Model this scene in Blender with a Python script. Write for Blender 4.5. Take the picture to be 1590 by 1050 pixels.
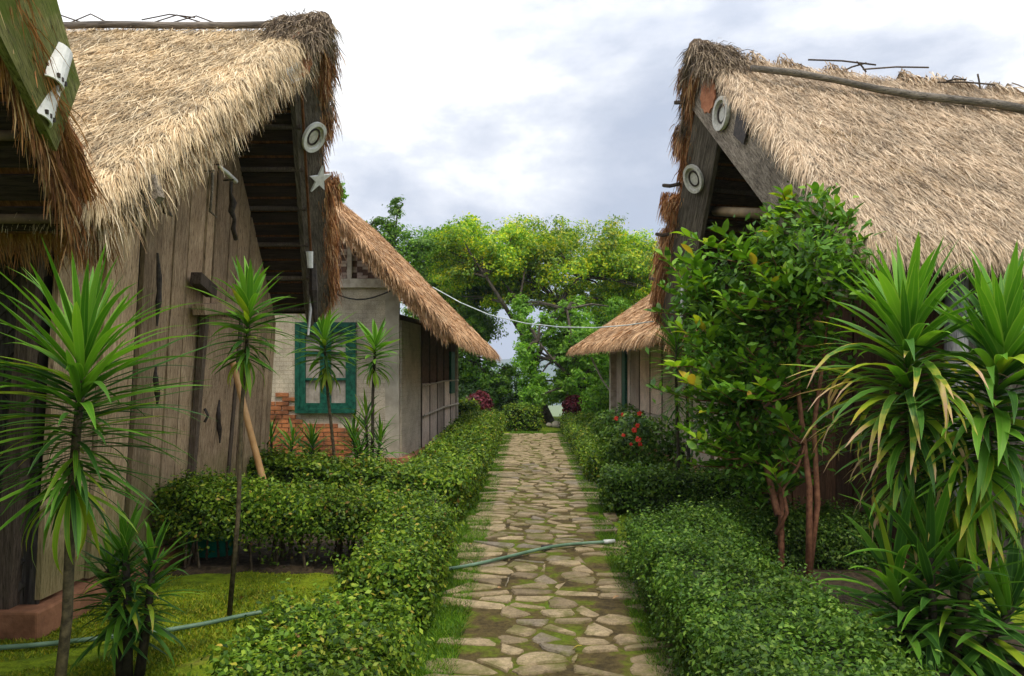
import bpy, bmesh, math, random
import numpy as np
from mathutils import Vector, Matrix, noise, Quaternion

sc = bpy.context.scene
for o in list(bpy.data.objects):
    bpy.data.objects.remove(o)

# ------------------------------------------------------------------ camera
FPX = 1200.0; VX = 821.0; VY = 575.0; CH = 1.6
cam_d = bpy.data.cameras.new('camera'); cam = bpy.data.objects.new('camera', cam_d)
sc.collection.objects.link(cam); sc.camera = cam
cam.location = (0, 0, CH); cam.rotation_euler = (math.radians(90), 0, 0)
cam_d.sensor_width = 36; cam_d.lens = 36 * FPX / 1590
cam_d.shift_x = -(VX - 795) / 1590; cam_d.shift_y = (VY - 525) / 1590
cam_d.clip_start = 0.05; cam_d.clip_end = 12000

# ------------------------------------------------------------------ world
SUN_EL = 63; SUN_AZ = 158     # azimuth clockwise from +Y
w = bpy.data.worlds.new('World'); sc.world = w; w.use_nodes = True
nt = w.node_tree; nt.nodes.clear()
def N(t, k, **kw):
    n = t.nodes.new(k)
    for a, b in kw.items():
        if a.startswith('i_'):
            n.inputs[a[2:].replace('_', ' ')].default_value = b
        else:
            setattr(n, a, b)
    return n
def ramp(t, stops, fac=None):
    r = t.nodes.new('ShaderNodeValToRGB'); e = r.color_ramp.elements
    while len(e) < len(stops): e.new(0.5)
    for q, (p, c) in zip(e, stops):
        q.position = p; q.color = (c[0], c[1], c[2], 1) if not isinstance(c, (int, float)) else (c, c, c, 1)
    if fac is not None: t.links.new(fac, r.inputs[0])
    return r
out = N(nt, 'ShaderNodeOutputWorld'); bg = N(nt, 'ShaderNodeBackground'); bg.inputs[1].default_value = 0.1
sky = N(nt, 'ShaderNodeTexSky'); sky.sky_type = 'NISHITA'; sky.sun_disc = False
sky.sun_elevation = math.radians(SUN_EL); sky.sun_rotation = math.radians(SUN_AZ)
tc = N(nt, 'ShaderNodeTexCoord')
mp = N(nt, 'ShaderNodeMapping'); mp.inputs['Scale'].default_value = (1, 1, 2.1); mp.inputs['Location'].default_value = (6.6, -1, .3)
nt.links.new(tc.outputs['Generated'], mp.inputs[0])
n1 = N(nt, 'ShaderNodeTexNoise'); n1.inputs['Scale'].default_value = 2.6; n1.inputs['Detail'].default_value = 9; n1.inputs['Roughness'].default_value = 0.6; n1.inputs['Distortion'].default_value = 0.15
nt.links.new(mp.outputs[0], n1.inputs['Vector'])
n2 = N(nt, 'ShaderNodeTexNoise'); n2.inputs['Scale'].default_value = 1.1; n2.inputs['Detail'].default_value = 3
nt.links.new(mp.outputs[0], n2.inputs['Vector'])
cr = ramp(nt, [(0.42, (2.7, 3.0, 3.65)), (0.48, (3.6, 3.85, 4.4)), (0.53, (4.8, 4.95, 5.3)), (0.585, (7.2, 7.2, 7.15))])
ma = N(nt, 'ShaderNodeMath'); ma.operation = 'MULTIPLY_ADD'; ma.inputs[1].default_value = 0.42
nt.links.new(n2.outputs[0], ma.inputs[0])
mb_ = N(nt, 'ShaderNodeMath'); mb_.operation = 'MULTIPLY'; mb_.inputs[1].default_value = 0.66
nt.links.new(n1.outputs[0], mb_.inputs[0]); nt.links.new(mb_.outputs[0], ma.inputs[2])
nt.links.new(ma.outputs[0], cr.inputs[0])
cov = ramp(nt, [(0.30, 0.7), (0.42, 0.97)]); nt.links.new(ma.outputs[0], cov.inputs[0])
mx = N(nt, 'ShaderNodeMix'); mx.data_type = 'RGBA'
nt.links.new(cov.outputs[0], mx.inputs[0]); nt.links.new(sky.outputs[0], mx.inputs[6]); nt.links.new(cr.outputs[0], mx.inputs[7])
sx_ = N(nt, 'ShaderNodeSeparateXYZ'); nt.links.new(tc.outputs['Generated'], sx_.inputs[0])
gr_ = ramp(nt, [(0.0, 0.95), (0.35, 1.0), (1.0, 1.75)], sx_.outputs[2])   # overcast sky: brighter toward the zenith
mg = N(nt, 'ShaderNodeMix'); mg.data_type = 'RGBA'; mg.blend_type = 'MULTIPLY'; mg.inputs[0].default_value = 1
nt.links.new(mx.outputs[2], mg.inputs[6]); nt.links.new(gr_.outputs[0], mg.inputs[7])
nt.links.new(mg.outputs[2], bg.inputs[0]); nt.links.new(bg.outputs[0], out.inputs[0])

sd = bpy.data.lights.new('sun', 'SUN'); sun = bpy.data.objects.new('sun', sd); sc.collection.objects.link(sun)
sd.energy = 1.5; sd.angle = math.radians(14); sd.color = (1, 0.90, 0.76)
az = math.radians(SUN_AZ); el = math.radians(SUN_EL)
sdir = Vector((math.sin(az) * math.cos(el), math.cos(az) * math.cos(el), math.sin(el)))
sun.rotation_euler = (-sdir).to_track_quat('-Z', 'Y').to_euler(); sun.location = (0, -5, 20)

sc.view_settings.view_transform = 'Standard'; sc.view_settings.look = 'None'
sc.view_settings.exposure = 1.04; sc.view_settings.gamma = 1.0; sc.view_settings.use_curve_mapping = False

# ------------------------------------------------------------------ helpers
COL = sc.collection
R = random.Random(7)
def P(px, py, Y):
    return Vector(((px - VX) / FPX * Y, Y, CH + (VY - py) / FPX * Y))
def tag(o, label=None, cat=None, group=None, kind=None):
    if label: o['label'] = label
    if cat: o['category'] = cat
    if group: o['group'] = group
    if kind: o['kind'] = kind
    return o
def empty(name, loc, label, cat, group=None):
    o = bpy.data.objects.new(name, None); COL.objects.link(o); o.location = loc
    o.empty_display_size = 0.2
    return tag(o, label, cat, group)
def link(name, me, mat=None, parent=None, kind=None, smooth=False, label=None):
    if mat is not None and not me.materials:
        me.materials.append(mat)
    if smooth:
        me.polygons.foreach_set('use_smooth', [True] * len(me.polygons))
    o = bpy.data.objects.new(name, me); COL.objects.link(o)
    if parent is not None:
        o.parent = parent
        o.matrix_parent_inverse = world_of(parent).inverted()
    if kind: o['kind'] = kind
    if label: o['label'] = label
    return o
def world_of(o):
    m = o.matrix_parent_inverse @ Matrix.LocRotScale(o.location, o.rotation_euler, o.scale)
    if o.rotation_mode == 'QUATERNION':
        m = o.matrix_parent_inverse @ Matrix.LocRotScale(o.location, o.rotation_quaternion, o.scale)
    return world_of(o.parent) @ m if o.parent else m
def npmesh(name, V, F, rnd=None, uv=None):
    """V (n,3), F (m,k) with k = 3 or 4"""
    V = np.asarray(V, dtype=np.float32); F = np.asarray(F, dtype=np.int32)
    me = bpy.data.meshes.new(name); k = F.shape[1]
    me.vertices.add(len(V)); me.vertices.foreach_set('co', V.ravel())
    me.loops.add(F.size); me.loops.foreach_set('vertex_index', F.ravel())
    me.polygons.add(len(F)); me.polygons.foreach_set('loop_start', np.arange(0, F.size, k, dtype=np.int32))
    me.polygons.foreach_set('loop_total', np.full(len(F), k, dtype=np.int32))
    me.update(calc_edges=True)
    if rnd is not None:
        a = me.attributes.new('rnd', 'FLOAT', 'FACE'); a.data.foreach_set('value', np.asarray(rnd, dtype=np.float32))
    if uv is not None:
        l = me.uv_layers.new(name='UVMap'); l.data.foreach_set('uv', np.asarray(uv, dtype=np.float32)[F.ravel()].ravel())
    return me
def pydata(name, v, f):
    me = bpy.data.meshes.new(name); me.from_pydata([tuple(p) for p in v], [], f); me.update(); return me
class MB:
    def __init__(s): s.v = []; s.f = []
    def box(s, c, size, M=None):
        c = Vector(c); h = [x / 2 for x in size]; b = len(s.v)
        for sx in (-1, 1):
            for sy in (-1, 1):
                for sz in (-1, 1):
                    p = Vector((sx * h[0], sy * h[1], sz * h[2]))
                    if M is not None: p = M @ p
                    s.v.append(c + p)
        for q in ((0, 1, 3, 2), (4, 6, 7, 5), (0, 4, 5, 1), (2, 3, 7, 6), (0, 2, 6, 4), (1, 5, 7, 3)):
            s.f.append(tuple(b + i for i in q))
        return s
    def tube(s, pts, rad, n=6, cap=True):
        pts = [Vector(p) for p in pts]; k = len(pts)
        if not isinstance(rad, (list, tuple)): rad = [rad] * k
        b = len(s.v); up = None
        for i, p in enumerate(pts):
            d = (pts[min(i + 1, k - 1)] - pts[max(i - 1, 0)]).normalized()
            if up is None: up = Vector((0, 0, 1)) if abs(d.z) < 0.9 else Vector((1, 0, 0))
            a = d.cross(up).normalized(); c = a.cross(d).normalized(); up = c
            for j in range(n):
                t = 2 * math.pi * j / n
                s.v.append(p + (a * math.cos(t) + c * math.sin(t)) * rad[i])
        for i in range(k - 1):
            for j in range(n):
                j2 = (j + 1) % n
                s.f.append((b + i * n + j, b + i * n + j2, b + (i + 1) * n + j2, b + (i + 1) * n + j))
        if cap:
            s.f.append(tuple(b + j for j in reversed(range(n)))); s.f.append(tuple(b + (k - 1) * n + j for j in range(n)))
        return s
    def prism(s, poly, ext):
        """poly: list of 3D points (planar), ext: extrusion vector"""
        b = len(s.v); n = len(poly); ext = Vector(ext)
        for p in poly: s.v.append(Vector(p))
        for p in poly: s.v.append(Vector(p) + ext)
        s.f.append(tuple(b + i for i in reversed(range(n)))); s.f.append(tuple(b + n + i for i in range(n)))
        for i in range(n):
            j = (i + 1) % n; s.f.append((b + i, b + j, b + n + j, b + n + i))
        return s
    def mesh(s, name):
        me = pydata(name, s.v, s.f)
        bm = bmesh.new(); bm.from_mesh(me); bmesh.ops.recalc_face_normals(bm, faces=bm.faces); bm.to_mesh(me); bm.free()
        return me
    def build(s, name, mat, parent=None, kind=None, smooth=False, label=None):
        return link(name, s.mesh(name), mat, parent, kind, smooth, label)
def bevel(o, w_=0.006, seg=1):
    m = o.modifiers.new('bevel', 'BEVEL'); m.width = w_; m.segments = seg; m.limit_method = 'ANGLE'
    return o

# ------------------------------------------------------------------ materials
def new_mat(name):
    m = bpy.data.materials.new(name); m.use_nodes = True; t = m.node_tree; t.nodes.clear()
    o = N(t, 'ShaderNodeOutputMaterial'); return m, t, o
def mixc(t, fac, a, b, mode='MIX'):
    m = t.nodes.new('ShaderNodeMix'); m.data_type = 'RGBA'; m.blend_type = mode
    for s, v in ((0, fac), (6, a), (7, b)):
        if hasattr(v, 'links') or hasattr(v, 'is_output'): t.links.new(v, m.inputs[s])
        elif isinstance(v, (tuple, list)): m.inputs[s].default_value = (v[0], v[1], v[2], 1)
        else: m.inputs[s].default_value = v
    return m.outputs[2]
def ntex(t, scale, detail=5, rough=0.55, sx=(1, 1, 1), coord='Object', dist=0.0):
    c = t.nodes.new('ShaderNodeTexCoord'); mp = t.nodes.new('ShaderNodeMapping'); mp.inputs['Scale'].default_value = sx
    t.links.new(c.outputs[coord], mp.inputs[0])
    n = t.nodes.new('ShaderNodeTexNoise'); n.inputs['Scale'].default_value = scale; n.inputs['Detail'].default_value = detail
    n.inputs['Roughness'].default_value = rough; n.inputs['Distortion'].default_value = dist
    t.links.new(mp.outputs[0], n.inputs['Vector']); return n.outputs[0]
def world_ntex(t, scale, detail=5, rough=0.55, sx=(1, 1, 1), dist=0.0, rot=None):
    c = t.nodes.new('ShaderNodeNewGeometry'); mp = t.nodes.new('ShaderNodeMapping'); mp.inputs['Scale'].default_value = sx
    src = c.outputs['Position']
    if rot:
        m0 = t.nodes.new('ShaderNodeMapping'); m0.inputs['Rotation'].default_value = rot; t.links.new(src, m0.inputs[0]); src = m0.outputs[0]
    t.links.new(src, mp.inputs[0])
    n = t.nodes.new('ShaderNodeTexNoise'); n.inputs['Scale'].default_value = scale; n.inputs['Detail'].default_value = detail
    n.inputs['Roughness'].default_value = rough; n.inputs['Distortion'].default_value = dist
    t.links.new(mp.outputs[0], n.inputs['Vector']); return n.outputs[0]
def finish(t, o, col, rough=0.8, bump=None, bstr=0.3, bdist=0.01, spec=0.3, metal=0.0):
    b = t.nodes.new('ShaderNodeBsdfPrincipled')
    if isinstance(col, (tuple, list)): b.inputs['Base Color'].default_value = (col[0], col[1], col[2], 1)
    else: t.links.new(col, b.inputs['Base Color'])
    b.inputs['Roughness'].default_value = rough; b.inputs['Specular IOR Level'].default_value = spec; b.inputs['Metallic'].default_value = metal
    if bump is not None:
        bp = t.nodes.new('ShaderNodeBump'); bp.inputs['Strength'].default_value = bstr; bp.inputs['Distance'].default_value = bdist
        t.links.new(bump, bp.inputs['Height']); t.links.new(bp.outputs[0], b.inputs['Normal'])
    t.links.new(b.outputs[0], o.inputs[0]); return b
def wood(name, c1, c2, c3, axis='z', gscale=14, moss=None, sp=0.25, rot=None):
    m, t, o = new_mat(name)
    st = {'z': (6, 6, 0.35), 'y': (6, .35, 6), 'x': (.35, 6, 6)}[axis]
    g = world_ntex(t, gscale, 6, 0.65, st, 0.4, rot)
    g2 = world_ntex(t, gscale * 3, 3, 0.6, st, 0, rot)
    big = world_ntex(t, 1.3, 4, 0.6)
    r = ramp(t, [(0.32, c1), (0.5, c2), (0.68, c3)], g)
    ob = t.nodes.new('ShaderNodeObjectInfo'); rr = ramp(t, [(0, 0.6), (1, 1.25)], ob.outputs['Random'])
    c = mixc(t, 1.0, r.outputs[0], rr.outputs[0], 'MULTIPLY')
    br = ramp(t, [(0.35, 0.7), (0.62, 1.15)], big); c = mixc(t, 1.0, c, br.outputs[0], 'MULTIPLY')
    cr_ = ramp(t, [(0.38, 0.15), (0.45, 1.0)], g2); c = mixc(t, 0.75, c, cr_.outputs[0], 'MULTIPLY')
    if name == 'weathered_plank_wood':
        g_ = t.nodes.new('ShaderNodeNewGeometry'); s_ = t.nodes.new('ShaderNodeSeparateXYZ'); t.links.new(g_.outputs['Position'], s_.inputs[0])
        nz = world_ntex(t, 4, 4, .7); a_ = t.nodes.new('ShaderNodeMath'); a_.operation = 'MULTIPLY_ADD'; a_.inputs[1].default_value = -.9; t.links.new(nz, a_.inputs[0]); t.links.new(s_.outputs[2], a_.inputs[2])
        c = mixc(t, ramp(t, [(0.0, .55), (.45, 0)], a_.outputs[0]).outputs[0], c, (.16, .16, .035))
    if moss:
        mm = world_ntex(t, 5, 5, 0.7); mf = ramp(t, [(0.48, 0.0), (0.62, 0.85)], mm); c = mixc(t, mf.outputs[0], c, moss)
    ad = t.nodes.new('ShaderNodeMath'); ad.operation = 'ADD'; t.links.new(g, ad.inputs[0]); t.links.new(g2, ad.inputs[1])
    finish(t, o, c, 0.85, ad.outputs[0], 0.55, 0.008, sp); return m
def leafmat(name, stops, trans=0.32, rough=0.45, use='rnd', clump=None, spec=0.35, uvtip=None, uvedge=None):
    """stops: colour ramp over a per-leaf random; clump: (scale, lo, hi) large-scale tone of the plant itself"""
    m, t, o = new_mat(name)
    if use == 'rnd':
        a = t.nodes.new('ShaderNodeAttribute'); a.attribute_name = 'rnd'; f = a.outputs['Fac']
    else:
        a = t.nodes.new('ShaderNodeObjectInfo'); f = a.outputs['Random']
    c = ramp(t, stops, f).outputs[0]
    if clump:
        cl = world_ntex(t, clump[0], 3, 0.6); cr_ = ramp(t, [(0.38, clump[1]), (0.62, clump[2])], cl)
        c = mixc(t, 1.0, c, cr_.outputs[0], 'MULTIPLY')
    if uvtip or uvedge:
        u = t.nodes.new('ShaderNodeUVMap'); s = t.nodes.new('ShaderNodeSeparateXYZ'); t.links.new(u.outputs[0], s.inputs[0])
    if uvedge:
        # pale margins: u runs 0..1 across the blade
        e = ramp(t, [(0.0, 1), (0.13, 0), (0.87, 0), (1.0, 1)], s.outputs[0]); c = mixc(t, e.outputs[0], c, uvedge)
        md = ramp(t, [(0.44, 0.0), (0.5, 0.45), (0.56, 0.0)], s.outputs[0]); c = mixc(t, md.outputs[0], c, uvedge)
    if uvtip:
        start, tipc, tip2 = uvtip
        nn = world_ntex(t, 14, 2, 0.5)
        oi = t.nodes.new('ShaderNodeObjectInfo')
        ad = t.nodes.new('ShaderNodeMath'); ad.operation = 'MULTIPLY_ADD'; ad.inputs[1].default_value = 0.5; t.links.new(nn, ad.inputs[0]); t.links.new(s.outputs[1], ad.inputs[2])
        a2 = t.nodes.new('ShaderNodeMath'); a2.operation = 'MULTIPLY_ADD'; a2.inputs[1].default_value = 0.35; t.links.new(oi.outputs['Random'], a2.inputs[0]); t.links.new(ad.outputs[0], a2.inputs[2])
        e = ramp(t, [(min(start, .99), 0), (min(start + 0.12, .995), 1)], a2.outputs[0])
        e.color_ramp.interpolation = 'LINEAR'
        sc_ = t.nodes.new('ShaderNodeMath'); sc_.operation = 'DIVIDE'; sc_.inputs[1].default_value = 1.5; t.links.new(a2.outputs[0], sc_.inputs[0])
        e = ramp(t, [(start / 1.5, 0), ((start + .15) / 1.5, 1)], sc_.outputs[0])
        e2 = ramp(t, [((start + .12) / 1.5, tipc), ((start + .3) / 1.5, tip2)], sc_.outputs[0])
        c = mixc(t, e.outputs[0], c, e2.outputs[0])
    b = t.nodes.new('ShaderNodeBsdfPrincipled'); t.links.new(c, b.inputs['Base Color'])
    b.inputs['Roughness'].default_value = rough; b.inputs['Specular IOR Level'].default_value = spec
    tr = t.nodes.new('ShaderNodeBsdfTranslucent')
    tcx = mixc(t, 1.0, c, (1.25, 1.2, 0.6), 'MULTIPLY'); t.links.new(tcx, tr.inputs[0])
    ms = t.nodes.new('ShaderNodeMixShader'); ms.inputs[0].default_value = trans
    t.links.new(b.outputs[0], ms.inputs[1]); t.links.new(tr.outputs[0], ms.inputs[2]); t.links.new(ms.outputs[0], o.inputs[0])
    return m
def simple(name, c1, c2, scale=12, rough=0.8, bstr=0.3, bdist=0.006, spec=0.3, metal=0, detail=6):
    m, t, o = new_mat(name); n = world_ntex(t, scale, detail, 0.6)
    r = ramp(t, [(0.35, c1), (0.65, c2)], n); finish(t, o, r.outputs[0], rough, n, bstr, bdist, spec, metal); return m
def strawmat(name, stops):
    m, t, o = new_mat(name)
    a = t.nodes.new('ShaderNodeAttribute'); a.attribute_name = 'rnd'
    c = ramp(t, stops, a.outputs['Fac']).outputs[0]
    cl = world_ntex(t, 2.2, 4, 0.65); cr_ = ramp(t, [(0.33, 0.66), (0.62, 1.12)], cl); c = mixc(t, 1.0, c, cr_.outputs[0], 'MULTIPLY')
    c2 = world_ntex(t, 13, 4, 0.7); cr2 = ramp(t, [(0.36, 0.42), (0.5, 1.08)], c2); c = mixc(t, 0.8, c, cr2.outputs[0], 'MULTIPLY')
    finish(t, o, c, 0.7, spec=0.25); return m
def thatchbase(name, c1, c2, st=(10, 2.2, 2.2)):
    m, t, o = new_mat(name)
    n = world_ntex(t, 5, 7, 0.7, st, 0.5); r = ramp(t, [(0.35, c1), (0.65, c2)], n)
    finish(t, o, r.outputs[0], 0.9, n, 0.9, 0.03, 0.2); return m

M = {}
M['plank'] = wood('weathered_plank_wood', (.23, .14, .075), (.52, .36, .22), (.70, .53, .35))
M['plank_brown'] = wood('brown_plank_wood', (.06, .027, .014), (.12, .055, .028), (.19, .10, .055))
M['frame_dark'] = wood('dark_beam_wood', (.05, .035, .025), (.10, .072, .05), (.16, .12, .09))
M['board'] = wood('grey_barge_board_wood', (.08, .062, .045), (.20, .165, .125), (.33, .28, .22), 'z', 9, rot=(math.radians(-43), 0, 0))
M['board_near'] = wood('grey_near_barge_board_wood', (.08, .062, .045), (.20, .165, .125), (.33, .28, .22), 'z', 9, rot=(math.radians(45), 0, 0))
M['board_moss'] = wood('mossy_barge_board_wood', (.10, .10, .04), (.17, .17, .05), (.24, .23, .09), 'z', 9, rot=(math.radians(-45), 0, 0), moss=(.10, .14, .015))
M['post_grey'] = wood('grey_post_wood', (.20, .20, .20), (.30, .30, .31), (.40, .40, .41), 'z', 8)
M['pole_dark'] = wood('weathered_ridge_pole', (.07, .06, .05), (.16, .14, .12), (.24, .21, .18), 'x', 8)
M['bamboo'] = simple('bamboo_pole', (.16, .11, .06), (.30, .22, .12), 9, 0.6)
M['bamboo_dark'] = simple('smoked_bamboo', (.07, .045, .025), (.15, .10, .06), 9, 0.7)
M['bamboo_orange'] = simple('orange_bamboo_stick', (.45, .24, .09), (.62, .38, .17), 9, 0.5)
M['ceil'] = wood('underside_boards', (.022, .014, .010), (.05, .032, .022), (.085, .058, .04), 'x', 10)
M['straw'] = strawmat('pale_straw', [(0, (.17, .10, .045)), (.22, (.40, .27, .14)), (.5, (.60, .46, .27)), (.78, (.74, .60, .39)), (1, (.82, .71, .51))])
M['straw_r'] = strawmat('grey_pale_straw', [(0, (.13, .08, .045)), (.25, (.34, .24, .145)), (.55, (.53, .40, .27)), (1, (.72, .60, .44))])
M['straw_red'] = strawmat('red_brown_straw', [(0, (.13, .045, .015)), (.5, (.42, .18, .065)), (.85, (.60, .34, .15)), (1, (.72, .52, .29))])
M['straw_tan'] = strawmat('tan_straw', [(0, (.22, .11, .05)), (.4, (.46, .27, .13)), (.8, (.62, .41, .23)), (1, (.72, .55, .36))])
M['straw_cap'] = strawmat('dark_weathered_straw', [(0, (.07, .05, .035)), (.5, (.24, .18, .12)), (1, (.48, .38, .26))])
M['tb'] = thatchbase('thatch_base', (.22, .14, .07), (.52, .38, .20))
M['tb_tan'] = thatchbase('thatch_base_tan', (.20, .11, .05), (.46, .28, .14))
M['tb_red'] = thatchbase('thatch_base_red', (.08, .03, .012), (.26, .11, .04))
M['tb_cap'] = thatchbase('thatch_base_weathered', (.04, .025, .015), (.16, .11, .065))
M['white'] = simple('worn_white_paint', (.66, .66, .64), (.84, .84, .82), 25, 0.6)
M['offwhite'] = simple('faded_white_disc', (.42, .41, .36), (.66, .64, .57), 30, 0.7)
M['terra'] = simple('terracotta_disc', (.28, .10, .045), (.48, .20, .10), 22, 0.8)
M['iron'] = simple('dark_iron', (.018, .014, .012), (.06, .045, .035), 30, 0.6)
M['brick'] = simple('red_brick', (.13, .05, .025), (.50, .19, .075), 4, 0.9, 0.6)
M['mortar'] = simple('mortar', (.22, .15, .10), (.32, .24, .17), 20, 0.95)
M['plinth'] = simple('red_plinth_render', (.20, .09, .045), (.42, .19, .10), 7, 0.9, 0.6, 0.02)
M['green_paint'] = simple('green_window_paint', (.003, .040, .028), (.014, .115, .075), 16, 0.45)
M['hose'] = simple('green_hose_plastic', (.06, .12, .07), (.16, .26, .18), 6, 0.4, 0.1)
M['hose_end'] = simple('hose_fitting', (.45, .48, .45), (.65, .68, .66), 10, 0.4, 0.1)
M['cable'] = simple('pale_cable', (.42, .50, .50), (.60, .66, .64), 10, 0.5, 0.1)
M['cable_dark'] = simple('black_cable', (.02, .02, .02), (.05, .045, .04), 10, 0.5, 0.1)
M['basin'] = simple('green_plastic', (.0, .16, .10), (.015, .26, .17), 10, 0.4, 0.1)
M['stem'] = simple('plant_stem_bark', (.035, .028, .014), (.12, .095, .05), 28, 0.85, 0.6, 0.01)
M['stem_dark'] = simple('dark_plant_stem', (.02, .016, .01), (.06, .05, .028), 28, 0.85, 0.6, 0.01)
M['stem_red'] = simple('reddish_stem_bark', (.12, .045, .025), (.28, .13, .07), 24, 0.8, 0.5, 0.01)
M['bark'] = simple('tree_bark', (.03, .025, .018), (.10, .085, .06), 9, 0.9, 0.8, 0.03)
M['twig'] = simple('hedge_twig_bark', (.05, .035, .02), (.13, .10, .065), 25, 0.9)
M['core'] = simple('hedge_shade_core', (.010, .020, .005), (.030, .055, .012), 30, 0.9, 1.0, 0.03)  # near-black colour stands for the shade between hedge leaves
M['hedge'] = leafmat('hedge_leaves', [(0, (.018, .050, .007)), (.36, (.078, .165, .014)), (.72, (.17, .285, .024)), (.95, (.28, .38, .035)), (.982, (.42, .36, .05)), (1, (.22, .12, .045))], clump=(1.6, .72, 1.25), spec=.2)
M['hedge_dark'] = leafmat('hedge_leaves_dark', [(0, (.026, .068, .010)), (.4, (.06, .14, .016)), (.8, (.12, .23, .028)), (1, (.22, .33, .05))], clump=(2.0, .7, 1.2), spec=.2)
M['dr_top'] = leafmat('upright_bright_leaf', [(0, (.05, .17, .012)), (.5, (.10, .28, .018)), (1, (.17, .38, .03))], use='obj', uvedge=(.26, .44, .06), rough=.5, spec=.3)
M['dr_mid'] = leafmat('dark_strap_leaf', [(0, (.016, .06, .010)), (.5, (.045, .14, .016)), (1, (.11, .26, .022))], use='obj', uvedge=(.12, .27, .04), rough=.5, spec=.3)
M['dr_low'] = leafmat('hanging_lime_leaf', [(0, (.09, .24, .018)), (.5, (.20, .38, .022)), (1, (.34, .46, .03))], use='obj', uvedge=(.42, .46, .05), rough=.4, uvtip=(1.3, (.55, .45, .05), (.42, .30, .08)))
M['dr_tip'] = leafmat('brown_tipped_leaf', [(0, (.04, .13, .015)), (.5, (.09, .23, .02)), (1, (.20, .34, .03))], use='obj', uvedge=(.24, .34, .06), rough=.45, uvtip=(1.02, (.52, .46, .06), (.55, .36, .22)))
M['shrub'] = leafmat('oval_shrub_leaf', [(0, (.08, .22, .016)), (.45, (.18, .38, .022)), (.85, (.32, .52, .03)), (.93, (.45, .48, .03)), (1, (.58, .34, .05))], use='obj', rough=.5, spec=.3, trans=.42)
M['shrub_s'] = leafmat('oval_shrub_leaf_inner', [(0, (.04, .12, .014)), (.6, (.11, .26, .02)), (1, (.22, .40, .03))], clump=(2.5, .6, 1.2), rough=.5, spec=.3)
M['tree_yel'] = leafmat('yellow_green_tree_leaf', [(0, (.05, .15, .010)), (.4, (.16, .34, .016)), (.68, (.38, .52, .02)), (.85, (.62, .62, .02)), (1, (.82, .66, .03))], clump=(.6, .55, 1.3), trans=.4)
M['tree_mid'] = leafmat('mid_green_tree_leaf', [(0, (.035, .10, .012)), (.5, (.11, .26, .02)), (1, (.25, .42, .035))], clump=(.7, .6, 1.2), trans=.4)
M['tree_bri'] = leafmat('light_green_tree_leaf', [(0, (.07, .20, .018)), (.5, (.17, .38, .03)), (1, (.32, .54, .06))], clump=(.9, .75, 1.2), trans=.45)
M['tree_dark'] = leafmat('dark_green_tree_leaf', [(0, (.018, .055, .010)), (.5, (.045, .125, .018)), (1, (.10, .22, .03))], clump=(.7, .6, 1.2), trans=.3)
M['maroon'] = leafmat('maroon_leaf', [(0, (.05, .006, .012)), (.6, (.14, .015, .03)), (1, (.26, .04, .05))], trans=.3)
M['petal'] = leafmat('red_petal', [(0, (.60, .03, .02)), (1, (.80, .08, .05))], use='obj', trans=.3)
M['moss'] = leafmat('moss_blades', [(0, (.07, .13, .006)), (.4, (.17, .25, .008)), (.8, (.30, .35, .012)), (1, (.38, .32, .03))], clump=(3, .7, 1.2), trans=.3, rough=.7)
M['verge'] = leafmat('verge_grass_blades', [(0, (.04, .11, .006)), (.5, (.09, .22, .008)), (1, (.20, .32, .015))], clump=(2.5, .65, 1.2), trans=.35, rough=.6)

def groundmat():
    m, t, o = new_mat('mossy_ground')
    a = world_ntex(t, 1.7, 6, .65); b = world_ntex(t, 14, 6, .7); f = world_ntex(t, 90, 3, .6)
    c = ramp(t, [(.3, (.05, .085, .008)), (.45, (.13, .20, .008)), (.58, (.19, .25, .012)), (.72, (.13, .085, .035))], a).outputs[0]
    c2 = ramp(t, [(.35, .5), (.6, 1.2)], b).outputs[0]; c = mixc(t, .8, c, c2, 'MULTIPLY')
    c3 = ramp(t, [(.35, .6), (.6, 1.2)], f).outputs[0]; c = mixc(t, .7, c, c3, 'MULTIPLY')
    finish(t, o, c, .95, b, .8, .03, .15); return m
M['ground'] = groundmat()
def pathmat():
    m, t, o = new_mat('path_joint_soil_and_moss')
    a = world_ntex(t, 3.0, 6, .65); b = world_ntex(t, 30, 6, .7)
    c = ramp(t, [(.36, (.05, .038, .018)), (.48, (.10, .075, .028)), (.56, (.10, .12, .012)), (.70, (.09, .15, .01))], a).outputs[0]
    c2 = ramp(t, [(.3, .45), (.6, 1.15)], b).outputs[0]; c = mixc(t, .9, c, c2, 'MULTIPLY')
    finish(t, o, c, .95, b, .8, .02, .15); return m
M['path'] = pathmat()
def stonemat():
    m, t, o = new_mat('worn_paving_stone')
    oi = t.nodes.new('ShaderNodeObjectInfo')
    base = ramp(t, [(0, (.17, .13, .075)), (.35, (.26, .20, .115)), (.7, (.34, .265, .155)), (.88, (.23, .185, .125)), (1, (.18, .155, .12))], oi.outputs['Random']).outputs[0]
    a = world_ntex(t, 9, 7, .7); b = world_ntex(t, 70, 4, .65)
    c = mixc(t, 1, base, ramp(t, [(.3, .6), (.65, 1.25)], a).outputs[0], 'MULTIPLY')
    c = mixc(t, .7, c, ramp(t, [(.35, .6), (.6, 1.15)], b).outputs[0], 'MULTIPLY')
    ms = world_ntex(t, 3.3, 6, .75); c = mixc(t, ramp(t, [(.48, 0), (.62, .75)], ms).outputs[0], c, (.10, .10, .018))
    finish(t, o, c, .85, a, .7, .015, .3); return m
M['stone'] = stonemat()
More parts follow.
